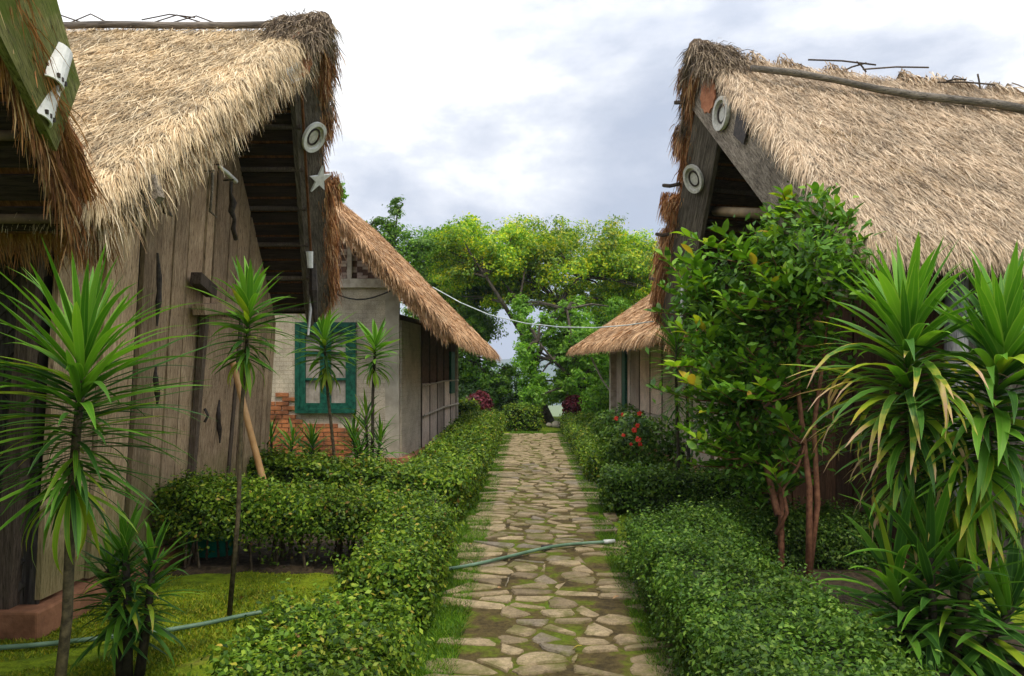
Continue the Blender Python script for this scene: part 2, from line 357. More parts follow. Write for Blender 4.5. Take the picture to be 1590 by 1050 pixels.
def weavewall():
    m, t, o = new_mat('whitewashed_woven_bamboo')
    c = t.nodes.new('ShaderNodeNewGeometry'); mp = t.nodes.new('ShaderNodeMapping'); mp.inputs['Scale'].default_value = (1, 1, 1)
    s = t.nodes.new('ShaderNodeSeparateXYZ'); t.links.new(c.outputs['Position'], s.inputs[0])
    ad = t.nodes.new('ShaderNodeMath'); ad.operation = 'ADD'; t.links.new(s.outputs[0], ad.inputs[0]); t.links.new(s.outputs[1], ad.inputs[1])
    cb = t.nodes.new('ShaderNodeCombineXYZ'); t.links.new(ad.outputs[0], cb.inputs[0]); t.links.new(s.outputs[2], cb.inputs[1])
    bt = t.nodes.new('ShaderNodeTexBrick'); t.links.new(cb.outputs[0], bt.inputs[0]); bt.inputs['Scale'].default_value = 3.6
    bt.inputs['Color1'].default_value = (.54, .48, .38, 1); bt.inputs['Color2'].default_value = (.42, .37, .28, 1); bt.inputs['Mortar'].default_value = (.34, .295, .22, 1)
    bt.inputs['Mortar Size'].default_value = .022; bt.inputs['Mortar Smooth'].default_value = .6
    a = world_ntex(t, 2.2, 6, .7); b = world_ntex(t, 40, 4, .6, (1, 1, 2))
    k = mixc(t, ramp(t, [(.40, .9), (.56, .25)], world_ntex(t, 1.1, 4, .7)).outputs[0], (.45, .39, .30), bt.outputs[0]); k = mixc(t, .9, k, ramp(t, [(.32, .62), (.6, 1.2)], a).outputs[0], 'MULTIPLY')
    k = mixc(t, .6, k, ramp(t, [(.35, .6), (.6, 1.15)], b).outputs[0], 'MULTIPLY')
    finish(t, o, k, .9, b, .6, .01, .2); return m
M['weave'] = weavewall()
M['plaster'] = simple('pale_plaster', (.30, .27, .21), (.48, .43, .35), 4, 0.9, 0.4, 0.01)
M['panel_rose'] = wood('pinkish_bamboo_panel', (.48, .35, .26), (.66, .54, .44), (.76, .66, .56), 'z', 12)
M['pole_pale'] = simple('pale_pole', (.34, .29, .23), (.55, .50, .42), 10, .8)
M['weave_dark'] = simple('dark_weave_strip', (.08, .045, .03), (.17, .10, .07), 16, .8)
M['weave_light'] = simple('light_weave_strip', (.32, .24, .19), (.50, .41, .34), 16, .8)
M['glass'] = simple('dark_window_glass', (.03, .04, .04), (.10, .12, .11), 3, .15, .02, .001, .5)
M['curtain'] = simple('cream_curtain', (.20, .18, .15), (.40, .36, .31), 7, .9)
M['inside'] = simple('dark_gap_backing', (.015, .012, .01), (.03, .022, .016), 5, .9)  # near-black tone stands for the shade seen through plank gaps
M['lattice'] = wood('dark_woven_panel', (.035, .03, .025), (.075, .065, .055), (.12, .105, .09), 'z', 9)

# ------------------------------------------------------------------ terrain
def lin(a, b, n): return [a + (b - a) * i / (n - 1) for i in range(n)]
def terrain():
    ys = [-30, -10, -3] + lin(0, 30, 61) + [33, 37, 42, 50, 62, 80, 110, 160, 240, 380, 600, 950, 1500, 2400, 4000]
    xs0 = [-4000, -1800, -800, -350, -150, -70, -35, -20] + lin(-12, 12, 49) + [20, 35, 70, 150, 350, 800, 1800, 4000]
    V = []
    for y in ys:
        for x in xs0:
            z = 0.0
            if y > 27: z -= min(60, (y - 27) * 0.28)
            if abs(x) < 14 and 0 < y < 28:
                q = noise.noise(Vector((x * .9, y * .9, 3))) * .035 + noise.noise(Vector((x * 2.5, y * 2.5, 9))) * .02
                if -.9 < x < 1.1: q *= .15
                z += q - .012
            V.append((x, y, z))
    nx = len(xs0); F = [(j * nx + i, j * nx + i + 1, (j + 1) * nx + i + 1, (j + 1) * nx + i) for j in range(len(ys) - 1) for i in range(nx - 1)]
    link('ground', pydata('ground', V, F), M['ground'], kind='structure', smooth=True)
terrain()
def hills():
    m, t, o = new_mat('far_forest_hills'); n = world_ntex(t, .012, 6, .7)
    r = ramp(t, [(.35, (.018, .045, .018)), (.6, (.05, .10, .035))], n); finish(t, o, r.outputs[0], .95)
    V = []; nx = 120; rows = [(1300, -70), (1500, -25), (1750, 10), (2000, 30), (2400, 18), (3000, -70)]
    for (y, z) in rows:
        for i in range(nx):
            x = -3600 + 7200 * i / (nx - 1)
            f = noise.fractal(Vector((x / 700, y / 900, 1.3)), 1.0, 2.0, 5)
            V.append((x, y, z + (z + 75) * f * .55))
    F = [(j * nx + i, j * nx + i + 1, (j + 1) * nx + i + 1, (j + 1) * nx + i) for j in range(len(rows) - 1) for i in range(nx - 1)]
    link('hills', pydata('hills', V, F), m, kind='structure', smooth=True)
hills()

def soil(name, x0, x1, y0, y1):
    V = []; F = []; nx, ny = 14, 14
    for j in range(ny + 1):
        for i in range(nx + 1):
            x = x0 + (x1 - x0) * i / nx; y = y0 + (y1 - y0) * j / ny; e = min(i, nx - i, j, ny - j)
            k = .3 if e <= 1 else 0; x += k * noise.noise(Vector((x * 3, y * 3, 1))); y += k * noise.noise(Vector((x * 3, y * 3, 7)))
            V.append((x, y, (.034 if e else -.04) + .02 * noise.noise(Vector((x * 5, y * 5, 2)))))
    F = [(j * (nx + 1) + i, j * (nx + 1) + i + 1, (j + 1) * (nx + 1) + i + 1, (j + 1) * (nx + 1) + i) for j in range(ny) for i in range(nx)]
    link(name, pydata(name, V, F), M['soil'], kind='structure', smooth=True)
M['soil'] = simple('dark_leaf_litter_soil', (.018, .014, .008), (.07, .05, .028), 22, .95, 1.0, .02)
soil('soil', -3.0, -.68, 6.0, 7.7)
soil('soil', 1.35, 3.1, 2.4, 6.9)
soil('soil', -3.6, -1.4, 8.6, 12.2)
# ------------------------------------------------------------------ stone path
PX0, PX1 = -.42, .74
def path():
    def z_(y): return .004
    V = []; F = []; ys = lin(-1, 19.4, 60)
    for y in ys:
        j = .04 * noise.noise(Vector((0, y * 1.3, 0)))
        V += [(PX0 - .03 + j, y, .006), ((PX0 + PX1) / 2, y, .012), (PX1 + .03 + .04 * noise.noise(Vector((5, y * 1.3, 0))), y, .006)]
    for i in range(len(ys) - 1):
        for k in (0, 1): F.append((i * 3 + k, i * 3 + k + 1, i * 3 + k + 4, i * 3 + k + 3))
    base = link('path', pydata('path', V, F), M['path'], kind='structure')
    rr = random.Random(11)
    pts = []; y = 1.6; row = 0
    while y < 19.3:
        dy = rr.uniform(.13, .19); n = rr.choice([4, 4, 5, 5]); off = rr.uniform(-.5, .5)
        for i in range(-1, n + 1):
            x = PX0 + (i + .5 + off * .6 + rr.uniform(-.22, .22)) * (PX1 - PX0) / n
            if PX0 - .02 < x < PX1 + .02: pts.append((x, y + rr.uniform(-.055, .055)))
        y += dy
    polys = []
    for i, (x, y) in enumerate(pts):
        poly = [(x - .3, y - .22), (x + .3, y - .22), (x + .3, y + .22), (x - .3, y + .22)]
        for j, (a, b) in enumerate(pts):
            if j == i or abs(a - x) > .6 or abs(b - y) > .5: continue
            mx_, my_ = (a + x) / 2, (b + y) / 2; nx_, ny_ = a - x, b - y; new = []
            for k in range(len(poly)):
                p, q = poly[k], poly[(k + 1) % len(poly)]
                dp = (p[0] - mx_) * nx_ + (p[1] - my_) * ny_; dq = (q[0] - mx_) * nx_ + (q[1] - my_) * ny_
                if dp <= 0: new.append(p)
                if (dp < 0 < dq) or (dq < 0 < dp):
                    s = dp / (dp - dq); new.append((p[0] + (q[0] - p[0]) * s, p[1] + (q[1] - p[1]) * s))
            poly = new
            if len(poly) < 3: break
        if len(poly) < 3: continue
        cx = sum(p[0] for p in poly) / len(poly); cy = sum(p[1] for p in poly) / len(poly)
        if rr.random() < (.03 if abs(cx - .16) < .36 else (.30 if cy < 7 else .12)): continue
        # round and shrink
        sh = rr.uniform(.006, .024); res = []
        for k in range(len(poly)):
            p, q = poly[k], poly[(k + 1) % len(poly)]
            for s in (.2, .5, .8):
                a = p[0] + (q[0] - p[0]) * s; b = p[1] + (q[1] - p[1]) * s
                d = math.hypot(a - cx, b - cy) + 1e-6
                k2 = max(.3, 1 - (sh + rr.uniform(-.006, .012)) / d); res.append((cx + (a - cx) * k2, cy + (b - cy) * k2))
        if len(res) > 15: res = [res[int(i * 15 / len(res))] for i in range(15)]
        polys.append((cx, cy, res))
    polys.sort(key=lambda q: q[1])
    rest = MB()
    def stone(mb, cx, cy, res, org):
        tz = rr.uniform(.014, .026); tx, ty = rr.uniform(-.03, .03), rr.uniform(-.03, .03)
        b = len(mb.v); n = len(res); O = Vector(org)
        for (s, z) in ((1.03, -.02), (1.0, tz * .62), (.93, tz)):
            for (a, c) in res:
                X, Y = (a - cx) * s, (c - cy) * s
                mb.v.append(Vector((cx + X, cy + Y, z + (X * tx + Y * ty if z > 0 else 0) + (rr.uniform(-.002, .002) if z > 0 else 0))) - O)
        for l in (0, 1):
            for i in range(n):
                j = (i + 1) % n; mb.f.append((b + l * n + i, b + l * n + j, b + (l + 1) * n + j, b + (l + 1) * n + i))
        mb.f.append(tuple(b + 2 * n + i for i in range(n)))
    for i, (cx, cy, res) in enumerate(polys):
        if i < 298 and cy < 14:
            if cy < 3.2: continue
            mb = MB(); stone(mb, cx, cy, res[:12] if len(res) > 12 and False else res, (cx, cy, 0))
            o = link('stone', pydata('stone', mb.v, mb.f), M['stone'], base); o.location = (cx, cy, 0)
        else: stone(rest, cx, cy, res, (0, 0, 0))
    link('stone_rows', pydata('stone_rows', rest.v, rest.f), M['stone'], base, kind='stuff')
    # stray stones at the right verge near the camera, and a dirt patch at the path's far end
path()

# ------------------------------------------------------------------ vegetation helpers
def leaf_cloud(pos, nrm, size, rs, aspect=.5, tilt=.9):
    """diamond leaves: pos (n,3), nrm (n,3) preferred normal"""
    n = len(pos); rnd = rs.normal(size=(n, 3)) * tilt
    nn = nrm + rnd; nn /= np.linalg.norm(nn, axis=1)[:, None] + 1e-9
    a = rs.normal(size=(n, 3)); a -= nn * (a * nn).sum(1)[:, None]; a /= np.linalg.norm(a, axis=1)[:, None] + 1e-9
    b = np.cross(nn, a)
    if np.isscalar(size): size = np.full(n, size)
    s = (size * rs.uniform(.65, 1.3, n))[:, None]
    V = np.stack([pos - a * s * .5, pos + b * s * aspect * .5 - a * s * .06 + nn * s * .06, pos + a * s * .5, pos - b * s * aspect * .5 - a * s * .06 + nn * s * .06], 1).reshape(-1, 3)
    F = np.arange(4 * n).reshape(n, 4)
    return V, F
def merge(parts):
    V = []; F = []; o = 0
    for v, f in parts:
        V.append(v); F.append(f + o); o += len(v)
    return np.concatenate(V), np.concatenate(F)
def noise3(p, k, seed):
    return np.array([noise.noise(Vector((a * k + seed, b * k, c * k))) for a, b, c in p])
def hedge(label, boxes, leaf=.035, dens=6000, seed=1, mat='hedge', stems=False, bulge=.05, group='clipped hedges along the path'):
    """boxes: (x0,x1,y0,y1,zb,h0,h1,axis) h varies h0->h1 along axis"""
    rs = np.random.RandomState(seed)
    x0 = min(b[0] for b in boxes); x1 = max(b[1] for b in boxes); y0 = min(b[2] for b in boxes); y1 = max(b[3] for b in boxes)
    root = empty('hedge', ((x0 + x1) / 2, (y0 + y1) / 2, 0), label, 'hedge', group)
    core = MB(); parts = []
    for bi, (a0, a1, c0, c1, zb, h0, h1, ax) in enumerate(boxes):
        def H(x, y):
            t = (x - a0) / (a1 - a0) if ax == 'x' else (y - c0) / (c1 - c0)
            return h0 + (h1 - h0) * np.clip(t, 0, 1)
        W, D, hh = a1 - a0, c1 - c0, (h0 + h1) / 2 - zb
        def batch(n, face):
            u = rs.uniform(0, 1, n); v = rs.uniform(0, 1, n)
            if face == 'top':
                x = a0 + u * W; y = c0 + v * D; z = H(x, y) + 0 * u; nr = np.tile((0., 0, 1), (n, 1))
                e = np.minimum(np.minimum(u * W, (1 - u) * W), np.minimum(v * D, (1 - v) * D))
                z = z - np.clip(.09 - e, 0, .09) ** 2 * 9
            else:
                s = -1 if face[1] == '-' else 1
                if face[0] == 'x': y = c0 + u * D; x = np.full(n, a0 if s < 0 else a1)
                else: x = a0 + u * W; y = np.full(n, c0 if s < 0 else c1)
                top = H(x, y); z = zb + v ** .8 * (top - zb)
                nr = np.tile((s * 1., 0, .5) if face[0] == 'x' else (0, s * 1., .5), (n, 1))
                ins = np.clip(.09 - (top - z), 0, .09) ** 2 * 9
                if face[0] == 'x': x = x - s * ins
                else: y = y - s * ins
            p = np.stack([x, y, z], 1)
            nz = noise3(p, 3.2, seed) * bulge * 1.5 + noise3(p, 9, seed + 5) * bulge * 1.2
            dep = -np.abs(rs.normal(size=n)) * .06 + rs.uniform(0, 1, n) ** 9 * .11
            return p + nr * (nz + dep)[:, None], nr
        for face, area in (('top', W * D), ('x-', D * hh), ('x+', D * hh), ('y-', W * hh)):
            n = int(area * dens * (1 if face == 'top' else .85))
            p, nr = batch(n, face); parts.append(leaf_cloud(p, nr, leaf, rs, .55, .55))
        if stems and zb > .2:
            n = 2600; p = np.stack([rs.uniform(a0, a1, n), rs.uniform(c0, c1, n), zb * rs.uniform(.05, 1.15, n) ** .6], 1); p = p[noise3(p, 4.0, seed + 2) > -.05]
            parts.append(leaf_cloud(p, np.tile((0, -.4, 1.), (len(p), 1)), leaf, rs, .55, .7))
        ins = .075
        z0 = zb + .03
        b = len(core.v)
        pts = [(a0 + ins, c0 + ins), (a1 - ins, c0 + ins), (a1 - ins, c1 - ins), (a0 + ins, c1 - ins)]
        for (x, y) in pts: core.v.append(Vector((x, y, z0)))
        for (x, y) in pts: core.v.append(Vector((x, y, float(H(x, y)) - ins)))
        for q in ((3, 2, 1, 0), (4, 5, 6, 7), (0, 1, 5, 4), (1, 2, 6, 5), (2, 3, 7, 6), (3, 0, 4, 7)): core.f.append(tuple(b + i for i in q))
    V, F = merge(parts)
    link('foliage', npmesh('foliage', V, F, rs.uniform(0, 1, len(F))), M[mat], root, kind='stuff')
    link('dark_core', pydata('dark_core', core.v, core.f), M['core'], root)  # plain block coloured dark as the shaded inside of the hedge
    st = MB(); rr = random.Random(seed)
    for (a0, a1, c0, c1, zb, h0, h1, ax) in boxes:
        n = int((a1 - a0) * (c1 - c0) * (26 if stems else 7)) + 3
        for i in range(n):
            x = rr.uniform(a0 + .07, a1 - .07); y = rr.uniform(c0 + .07, c1 - .07); p = Vector((x, y, -.03))
            q = p + Vector((rr.uniform(-.06, .06), rr.uniform(-.05, .05), zb * .6 + .1)); r_ = q + Vector((rr.uniform(-.1, .1), rr.uniform(-.06, .06), zb * .5 + .15))
            st.tube([p, q, r_], [.012, .009, .006], 4)
            if stems: st.tube([q, q + Vector((rr.uniform(-.15, .15), rr.uniform(-.08, .08), .25))], [.007, .004], 3)
    st.build('stems', M['twig'], root, kind='stuff')
    return root

hedge('low hedge nearest the camera on the left of the path, in front of the hose',
      [(-1.32, -.60, 1.6, 4.10, .04, .36, .40, 'y')], .033, 11500, 1)
hedge('L-shaped hedge left of the path, bare stems showing below, before the plank wall',
      [(-1.14, -.60, 4.62, 6.10, .06, .44, .50, 'y'), (-2.95, -.70, 6.05, 6.75, .27, .70, .50, 'x')], .035, 8600, 2, stems=True)
hedge('long hedge on the left of the path turning before the white woven house',
      [(-3.5, -.70, 8.1, 8.9, .06, .72, .48, 'x'), (-1.45, -.64, 8.85, 18.6, .04, .48, .62, 'y')], .052, 3400, 3)
hedge('short hedge across the far end of the path, left half', [(-.62, .30, 20.2, 21.2, .03, .66, .62, 'x')], .07, 1800, 4)
hedge('small hedge behind the far corner of the white woven house', [(-2.0, -1.25, 17.6, 19.8, .03, .85, .8, 'y')], .07, 1800, 5)
hedge('long low hedge right of the path beside the red flowers', [(.86, 1.66, 10.9, 20.3, .04, .42, .44, 'y')], .05, 3000, 6)
hedge('short hedge on the right running from the path toward the palm stems', [(.86, 2.75, 8.5, 9.3, .04, .46, .44, 'x')], .045, 4200, 7, 'hedge_dark')
hedge('wide low hedge nearest the camera on the right of the path',
      [(.76, 1.50, 1.6, 6.2, .04, .47, .50, 'y'), (1.44, 2.75, 6.05, 6.8, .04, .46, .42, 'x')], .028, 11500, 8, 'hedge_dark')

# -------- strap leaves and rosette plants
def strap_mesh(name, droop, width=.075, fold=.3, seg=7):
    V = []; F = []; uv = []
    x = z = 0; a = 0
    for i in range(seg + 1):
        t = i / seg; w_ = width * (.45 + .55 * min(1, t * 5)) * (1 - max(0, (t - .45) / .55) ** 1.6) * .5 + .0015
        h = w_ * fold
        nx, nz = -math.sin(a), math.cos(a)
        V += [(x + nx * h, w_, z + nz * h), (x, 0, z), (x + nx * h, -w_, z + nz * h)]; uv += [(0, t), (.5, t), (1, t)]
        a = -droop * ((i + 1) / seg) ** 1.5
        x += math.cos(a) / seg; z += math.sin(a) / seg
    for i in range(seg):
        for k in (0, 1): F.append((i * 3 + k, i * 3 + k + 1, i * 3 + k + 4, i * 3 + k + 3))
    me = npmesh(name, V, F, uv=uv); me.polygons.foreach_set('use_smooth', [True] * len(F)); return me
_straps = {}
def strap(droop_i, wd, mat):
    k = (droop_i, wd, mat)
    if k not in _straps:
        me = strap_mesh('strap_leaf', [.08, .35, .75, 1.2, 1.8, 2.5][droop_i], wd); me.materials.append(M[mat]); _straps[k] = me
    return _straps[k]
def put_leaf(parent, inv, pos, azim, elev, length, me, roll=0, name='leaf'):
    o = bpy.data.objects.new(name, me); COL.objects.link(o); o.parent = parent; o.matrix_parent_inverse = inv
    o.location = pos; o.scale = (length,) * 3
    o.rotation_euler = (Matrix.Rotation(azim, 3, 'Z') @ Matrix.Rotation(-elev, 3, 'Y') @ Matrix.Rotation(roll, 3, 'X')).to_euler()
    return o
def rosette(label, base, stem_pts, crown_len, n, L, wd=.075, seed=1, group='strap-leaved plants in the beds', style='lime', stem_r=.02, cat='plant', name='dracaena_plant', extra_stems=(), elev_top=80, elev_bot=-55, lowfrac=.16, stem_mat='stem'):
    rr = random.Random(seed); root = empty(name, base, label, cat, group)
    inv = world_of(root).inverted()
    pts = [Vector(p) for p in stem_pts]
    mb = MB(); k = len(pts); mb.tube(pts, [stem_r * (1.15 - .4 * i / (k - 1)) for i in range(k)], 8); mb.build('stem', M[stem_mat], root, smooth=True)
    top = pts[-1]; dr = (pts[-1] - pts[-2]).normalized()
    for i in range(n):
        t = (i + .5) / n                # 0 top .. 1 bottom
        az_ = i * 2.39996 + rr.uniform(-.25, .25)
        p = top - dr * (t ** 1.0 * crown_len) + Vector((math.cos(az_), math.sin(az_), 0)) * stem_r * .7
        if t < .22: e_ = elev_top + (28 - elev_top) * t / .22
        elif t < .8: e_ = 28 + (-12 - 28) * (t - .22) / .58
        else: e_ = -12 + (elev_bot + 12) * .5 * (t - .8) / .2
        e = math.radians(e_ + rr.uniform(-10, 10))
        ln = L * (.62 + .38 * math.sin(math.pi * min(1, t * 1.1 + .22))) * rr.uniform(.82, 1.15)
        if t < .2: mt = 'dr_top'; di = rr.choice([0, 0, 1, 1, 2]); ln *= .88
        elif t < 1 - lowfrac:
            mt = 'dr_mid' if rr.random() < .78 else 'dr_top'; di = rr.choice([0, 1, 1, 2, 2])
            if style == 'tips' and rr.random() < .62: mt = 'dr_tip'; di = rr.choice([2, 3, 4])
            elif style in ('tips', 'lush'): di = rr.choice([1, 2, 3, 3]); mt = 'dr_low' if rr.random() < .2 else mt
            if style == 'lime' and rr.random() < .14: mt = 'dr_low'; ln *= .72
        else:
            mt = 'dr_low'; di = rr.choice([2, 3, 3]); e = math.radians(rr.uniform(-60, -15)); ln *= .9
            if style == 'tips' and rr.random() < .35: mt = 'dr_tip'
        w_ = wd * (1.25 if mt in ('dr_low', 'dr_top') else .85)
        put_leaf(root, inv, p, az_, e, ln, strap(di, round(w_, 3), mt), rr.uniform(-.3, .3))
    return root
def rosette_at(label, px, ptop, pbase, Y, crown_px, n, Lpx, **kw):
    """ptop=(px,py) of the stem tip, pbase=(px,py of any lower point) ; stem continues to the ground"""
    a = P(ptop[0], ptop[1], Y); b = P(pbase[0], pbase[1], Y)
    d = (b - a) / max(1e-6, (a.z - b.z)); g = a + d * a.z; g.z = -.02
    mid = (a + g) / 2 + Vector((.02, 0, 0)); return rosette(label, (g.x, g.y, 0), [g, g.lerp(a, .33) + Vector((.012, .01, 0)), g.lerp(a, .66) + Vector((-.008, 0, 0)), a], crown_px / FPX * Y, n, Lpx / FPX * Y, **kw)

# ------------------------------------------------------------------ roofs
def thatch_strands(c_top0, c_top1, c_bot1, c_bot0, n, L, wd, rs, edge0=True, edge1=False, out=None, lift=.03, fringe=.35, rag=.05, side=0.0, droop=1.0, ek=1.0):
    """patch corners: top at gable, top inner, bottom inner, bottom at gable"""
    T0, T1, B1, B0 = [np.array(c, float) for c in (c_top0, c_top1, c_bot1, c_bot0)]
    d = T1 - T0; Ld = np.linalg.norm(d); d /= Ld
    nf = int(n * fringe); u = rs.uniform(0, 1, n); v = rs.uniform(-.02, 1, n)
    q = nf // 2
    v[:q] = 1 - np.abs(rs.normal(size=q)) * .05                      # eave fringe
    if edge0: u[q:nf] = np.abs(rs.normal(size=nf - q)) * .12 / Ld     # gable fringe
    pos = ((T0 * (1 - u)[:, None] + T1 * u[:, None]) * (1 - v)[:, None] + (B0 * (1 - u)[:, None] + B1 * u[:, None]) * v[:, None])
    dn = (B0 - T0) * (1 - u)[:, None] + (B1 - T1) * u[:, None]; dn /= np.linalg.norm(dn, axis=1)[:, None]
    nr = np.cross(np.tile(d, (n, 1)), dn); nr *= np.sign(nr[:, 2:3] + 1e-9)
    nr /= np.linalg.norm(nr, axis=1)[:, None]
    ln = L * rs.uniform(.5, 1.25, n) * .62; ln[:nf] *= 1.55
    dirs = dn + d * (rs.normal(size=n) * .34 + side)[:, None] + nr * (rs.uniform(-.03, .10, n))[:, None]
    e0 = np.exp(-(u * Ld) / .12) if edge0 else np.zeros(n)
    if edge1: e0b = np.exp(-((1 - u) * Ld) / .12)
    dirs = dirs - d * (e0 * rs.uniform(.1, .75, n) * ek)[:, None]; u_e = e0
    if edge1: dirs = dirs + d * (e0b * rs.uniform(.1, .75, n))[:, None]
    ev = np.exp(-(1 - v) / .05)
    dirs /= np.linalg.norm(dirs, axis=1)[:, None]
    dz = np.array((0, 0, -1.0)); dr = (np.maximum(e0, ev) if not edge1 else np.maximum(np.maximum(e0, ev), e0b)) * droop
    d2 = dirs + dz * (dr * rs.uniform(.35, 1.1, n) + .02)[:, None] + rs.normal(size=(n, 3)) * .12; d2 /= np.linalg.norm(d2, axis=1)[:, None]
    d3 = d2 + dz * (dr * rs.uniform(.3, 1.4, n) + .02)[:, None] + rs.normal(size=(n, 3)) * .10; d3 /= np.linalg.norm(d3, axis=1)[:, None]
    p0 = pos + nr * (rs.uniform(-.01, .03, n) + rag * .5 * rs.uniform(0, 1, n) ** 3)[:, None]
    p1 = p0 + dirs * (ln * .36)[:, None]; p2 = p1 + d2 * (ln * .34)[:, None]; p3 = p2 + d3 * (ln * .3)[:, None]
    wv = np.cross(dirs, nr + rs.normal(size=(n, 3)) * .35); wv /= np.linalg.norm(wv, axis=1)[:, None] + 1e-9
    ww = (wd * rs.uniform(.5, 1.5, n))[:, None] * wv * .5
    V = np.stack([p0 - ww, p0 + ww, p1 + ww, p1 - ww, p2 + ww * .8, p2 - ww * .8, p3 + ww * .2, p3 - ww * .2], 1).reshape(-1, 3)
    b = (np.arange(n) * 8)[:, None]
    F = np.concatenate([b + [[0, 1, 2, 3]], b + [[3, 2, 4, 5]], b + [[5, 4, 6, 7]]], 1).reshape(-1, 4)
    rnd = np.repeat(np.clip(rs.beta(3.2, 2.6, n), 0, 1), 3)
    return V, F, rnd
def slab(name, T0, T1, B1, B0, th, mat, parent, nu=46, nv=30, amp=.035, seed=0):
    T0, T1, B1, B0 = map(Vector, (T0, T1, B1, B0)); nr = (T1 - T0).cross(B0 - T0).normalized()
    if nr.z < 0: nr = -nr
    V = []; F = []
    for j in range(nv + 1):
        for i in range(nu + 1):
            u, v = i / nu, j / nv; p = T0.lerp(T1, u).lerp(B0.lerp(B1, u), v)
            k = noise.noise(Vector((p.x * 3 + seed, p.y * 3, p.z * 3))) * amp + noise.noise(Vector((p.x * 11, p.y * 11, p.z * 11 + seed))) * amp * .5
            e = min(i, nu - i) / nu * (T1 - T0).length; ev = (nv - j) / nv * (B0 - T0).length
            k -= .06 * max(0, 1 - e / .08) ** 2 + .08 * max(0, 1 - ev / .12) ** 2
            V.append(p + nr * k)
    o = len(V)
    for j in range(nv + 1):
        for i in range(nu + 1):
            u, v = i / nu, j / nv; V.append(T0.lerp(T1, u).lerp(B0.lerp(B1, u), v) - nr * th)
    W = nu + 1
    for j in range(nv):
        for i in range(nu):
            a = j * W + i; F.append((a, a + 1, a + W + 1, a + W)); F.append((o + a, o + a + W, o + a + W + 1, o + a + 1))
    for i in range(nu):
        F.append((i, o + i, o + i + 1, i + 1)); a = nv * W + i; F.append((a, a + 1, o + a + 1, o + a))
    for j in range(nv):
        a = j * W; F.append((a, a + W, o + a + W, o + a)); a = j * W + nu; F.append((a, o + a, o + a + W, a + W))
    ob = link(name, pydata(name, V, F), mat, parent, smooth=False)
    return ob, nr
def end_fringe(A, Fo, nrm, outv, th, n, wd, rs, L=.22, lo=0.0, hi=1.0, outk=1.0, oo=0.0):
    A, Fo, nrm, outv = [np.array(c, float) for c in (A, Fo, nrm, outv)]
    s = rs.uniform(0, 1, n); t = rs.uniform(lo, hi, n); dn = (Fo - A); dn /= np.linalg.norm(dn)
    cl = np.array([noise.noise(Vector((a * 9, 3.3, th))) for a in s]) * .5 + np.array([noise.noise(Vector((a * 31, 1.3, th))) for a in s]) * .5   # clumps along the rake
    if oo: t = t * np.clip(.7 + cl * 1.6, .1, 1.5)
    p0 = A + (Fo - A) * s[:, None] - nrm * (t * th)[:, None] - outv * .05 + outv * (oo * rs.uniform(0, 1, n) * np.clip(.7 + cl * 2.2, 0, 1.8))[:, None]
    dirs = outv * (outk * rs.uniform(.15, .7, n))[:, None] + dn * rs.uniform(.3, 1.0, n)[:, None] + np.array((0, 0, -1.)) * rs.uniform(.1, .8, n)[:, None] + rs.normal(size=(n, 3)) * .15
    dirs /= np.linalg.norm(dirs, axis=1)[:, None]; ln = L * rs.uniform(.4, 1.3, n)
    d2 = dirs + np.array((0, 0, -.5)) + rs.normal(size=(n, 3)) * .1; d2 /= np.linalg.norm(d2, axis=1)[:, None]
    d3 = d2 + np.array((0, 0, -.6)) + rs.normal(size=(n, 3)) * .12; d3 /= np.linalg.norm(d3, axis=1)[:, None]
    p1 = p0 + dirs * (ln * .35)[:, None]; p2 = p1 + d2 * (ln * .35)[:, None]; p3 = p2 + d3 * (ln * .3)[:, None]
    wv = np.cross(dirs, rs.normal(size=(n, 3))); wv /= np.linalg.norm(wv, axis=1)[:, None] + 1e-9; ww = wv * (wd * rs.uniform(.6, 1.6, n))[:, None] * .5
    V = np.stack([p0 - ww, p0 + ww, p1 + ww, p1 - ww, p2 + ww * .8, p2 - ww * .8, p3 + ww * .2, p3 - ww * .2], 1).reshape(-1, 3)
    b = (np.arange(n) * 8)[:, None]
    F = np.concatenate([b + [[0, 1, 2, 3]], b + [[3, 2, 4, 5]], b + [[5, 4, 6, 7]]], 1).reshape(-1, 4)
    return V, F, np.repeat(rs.uniform(0, 1, n), 3)
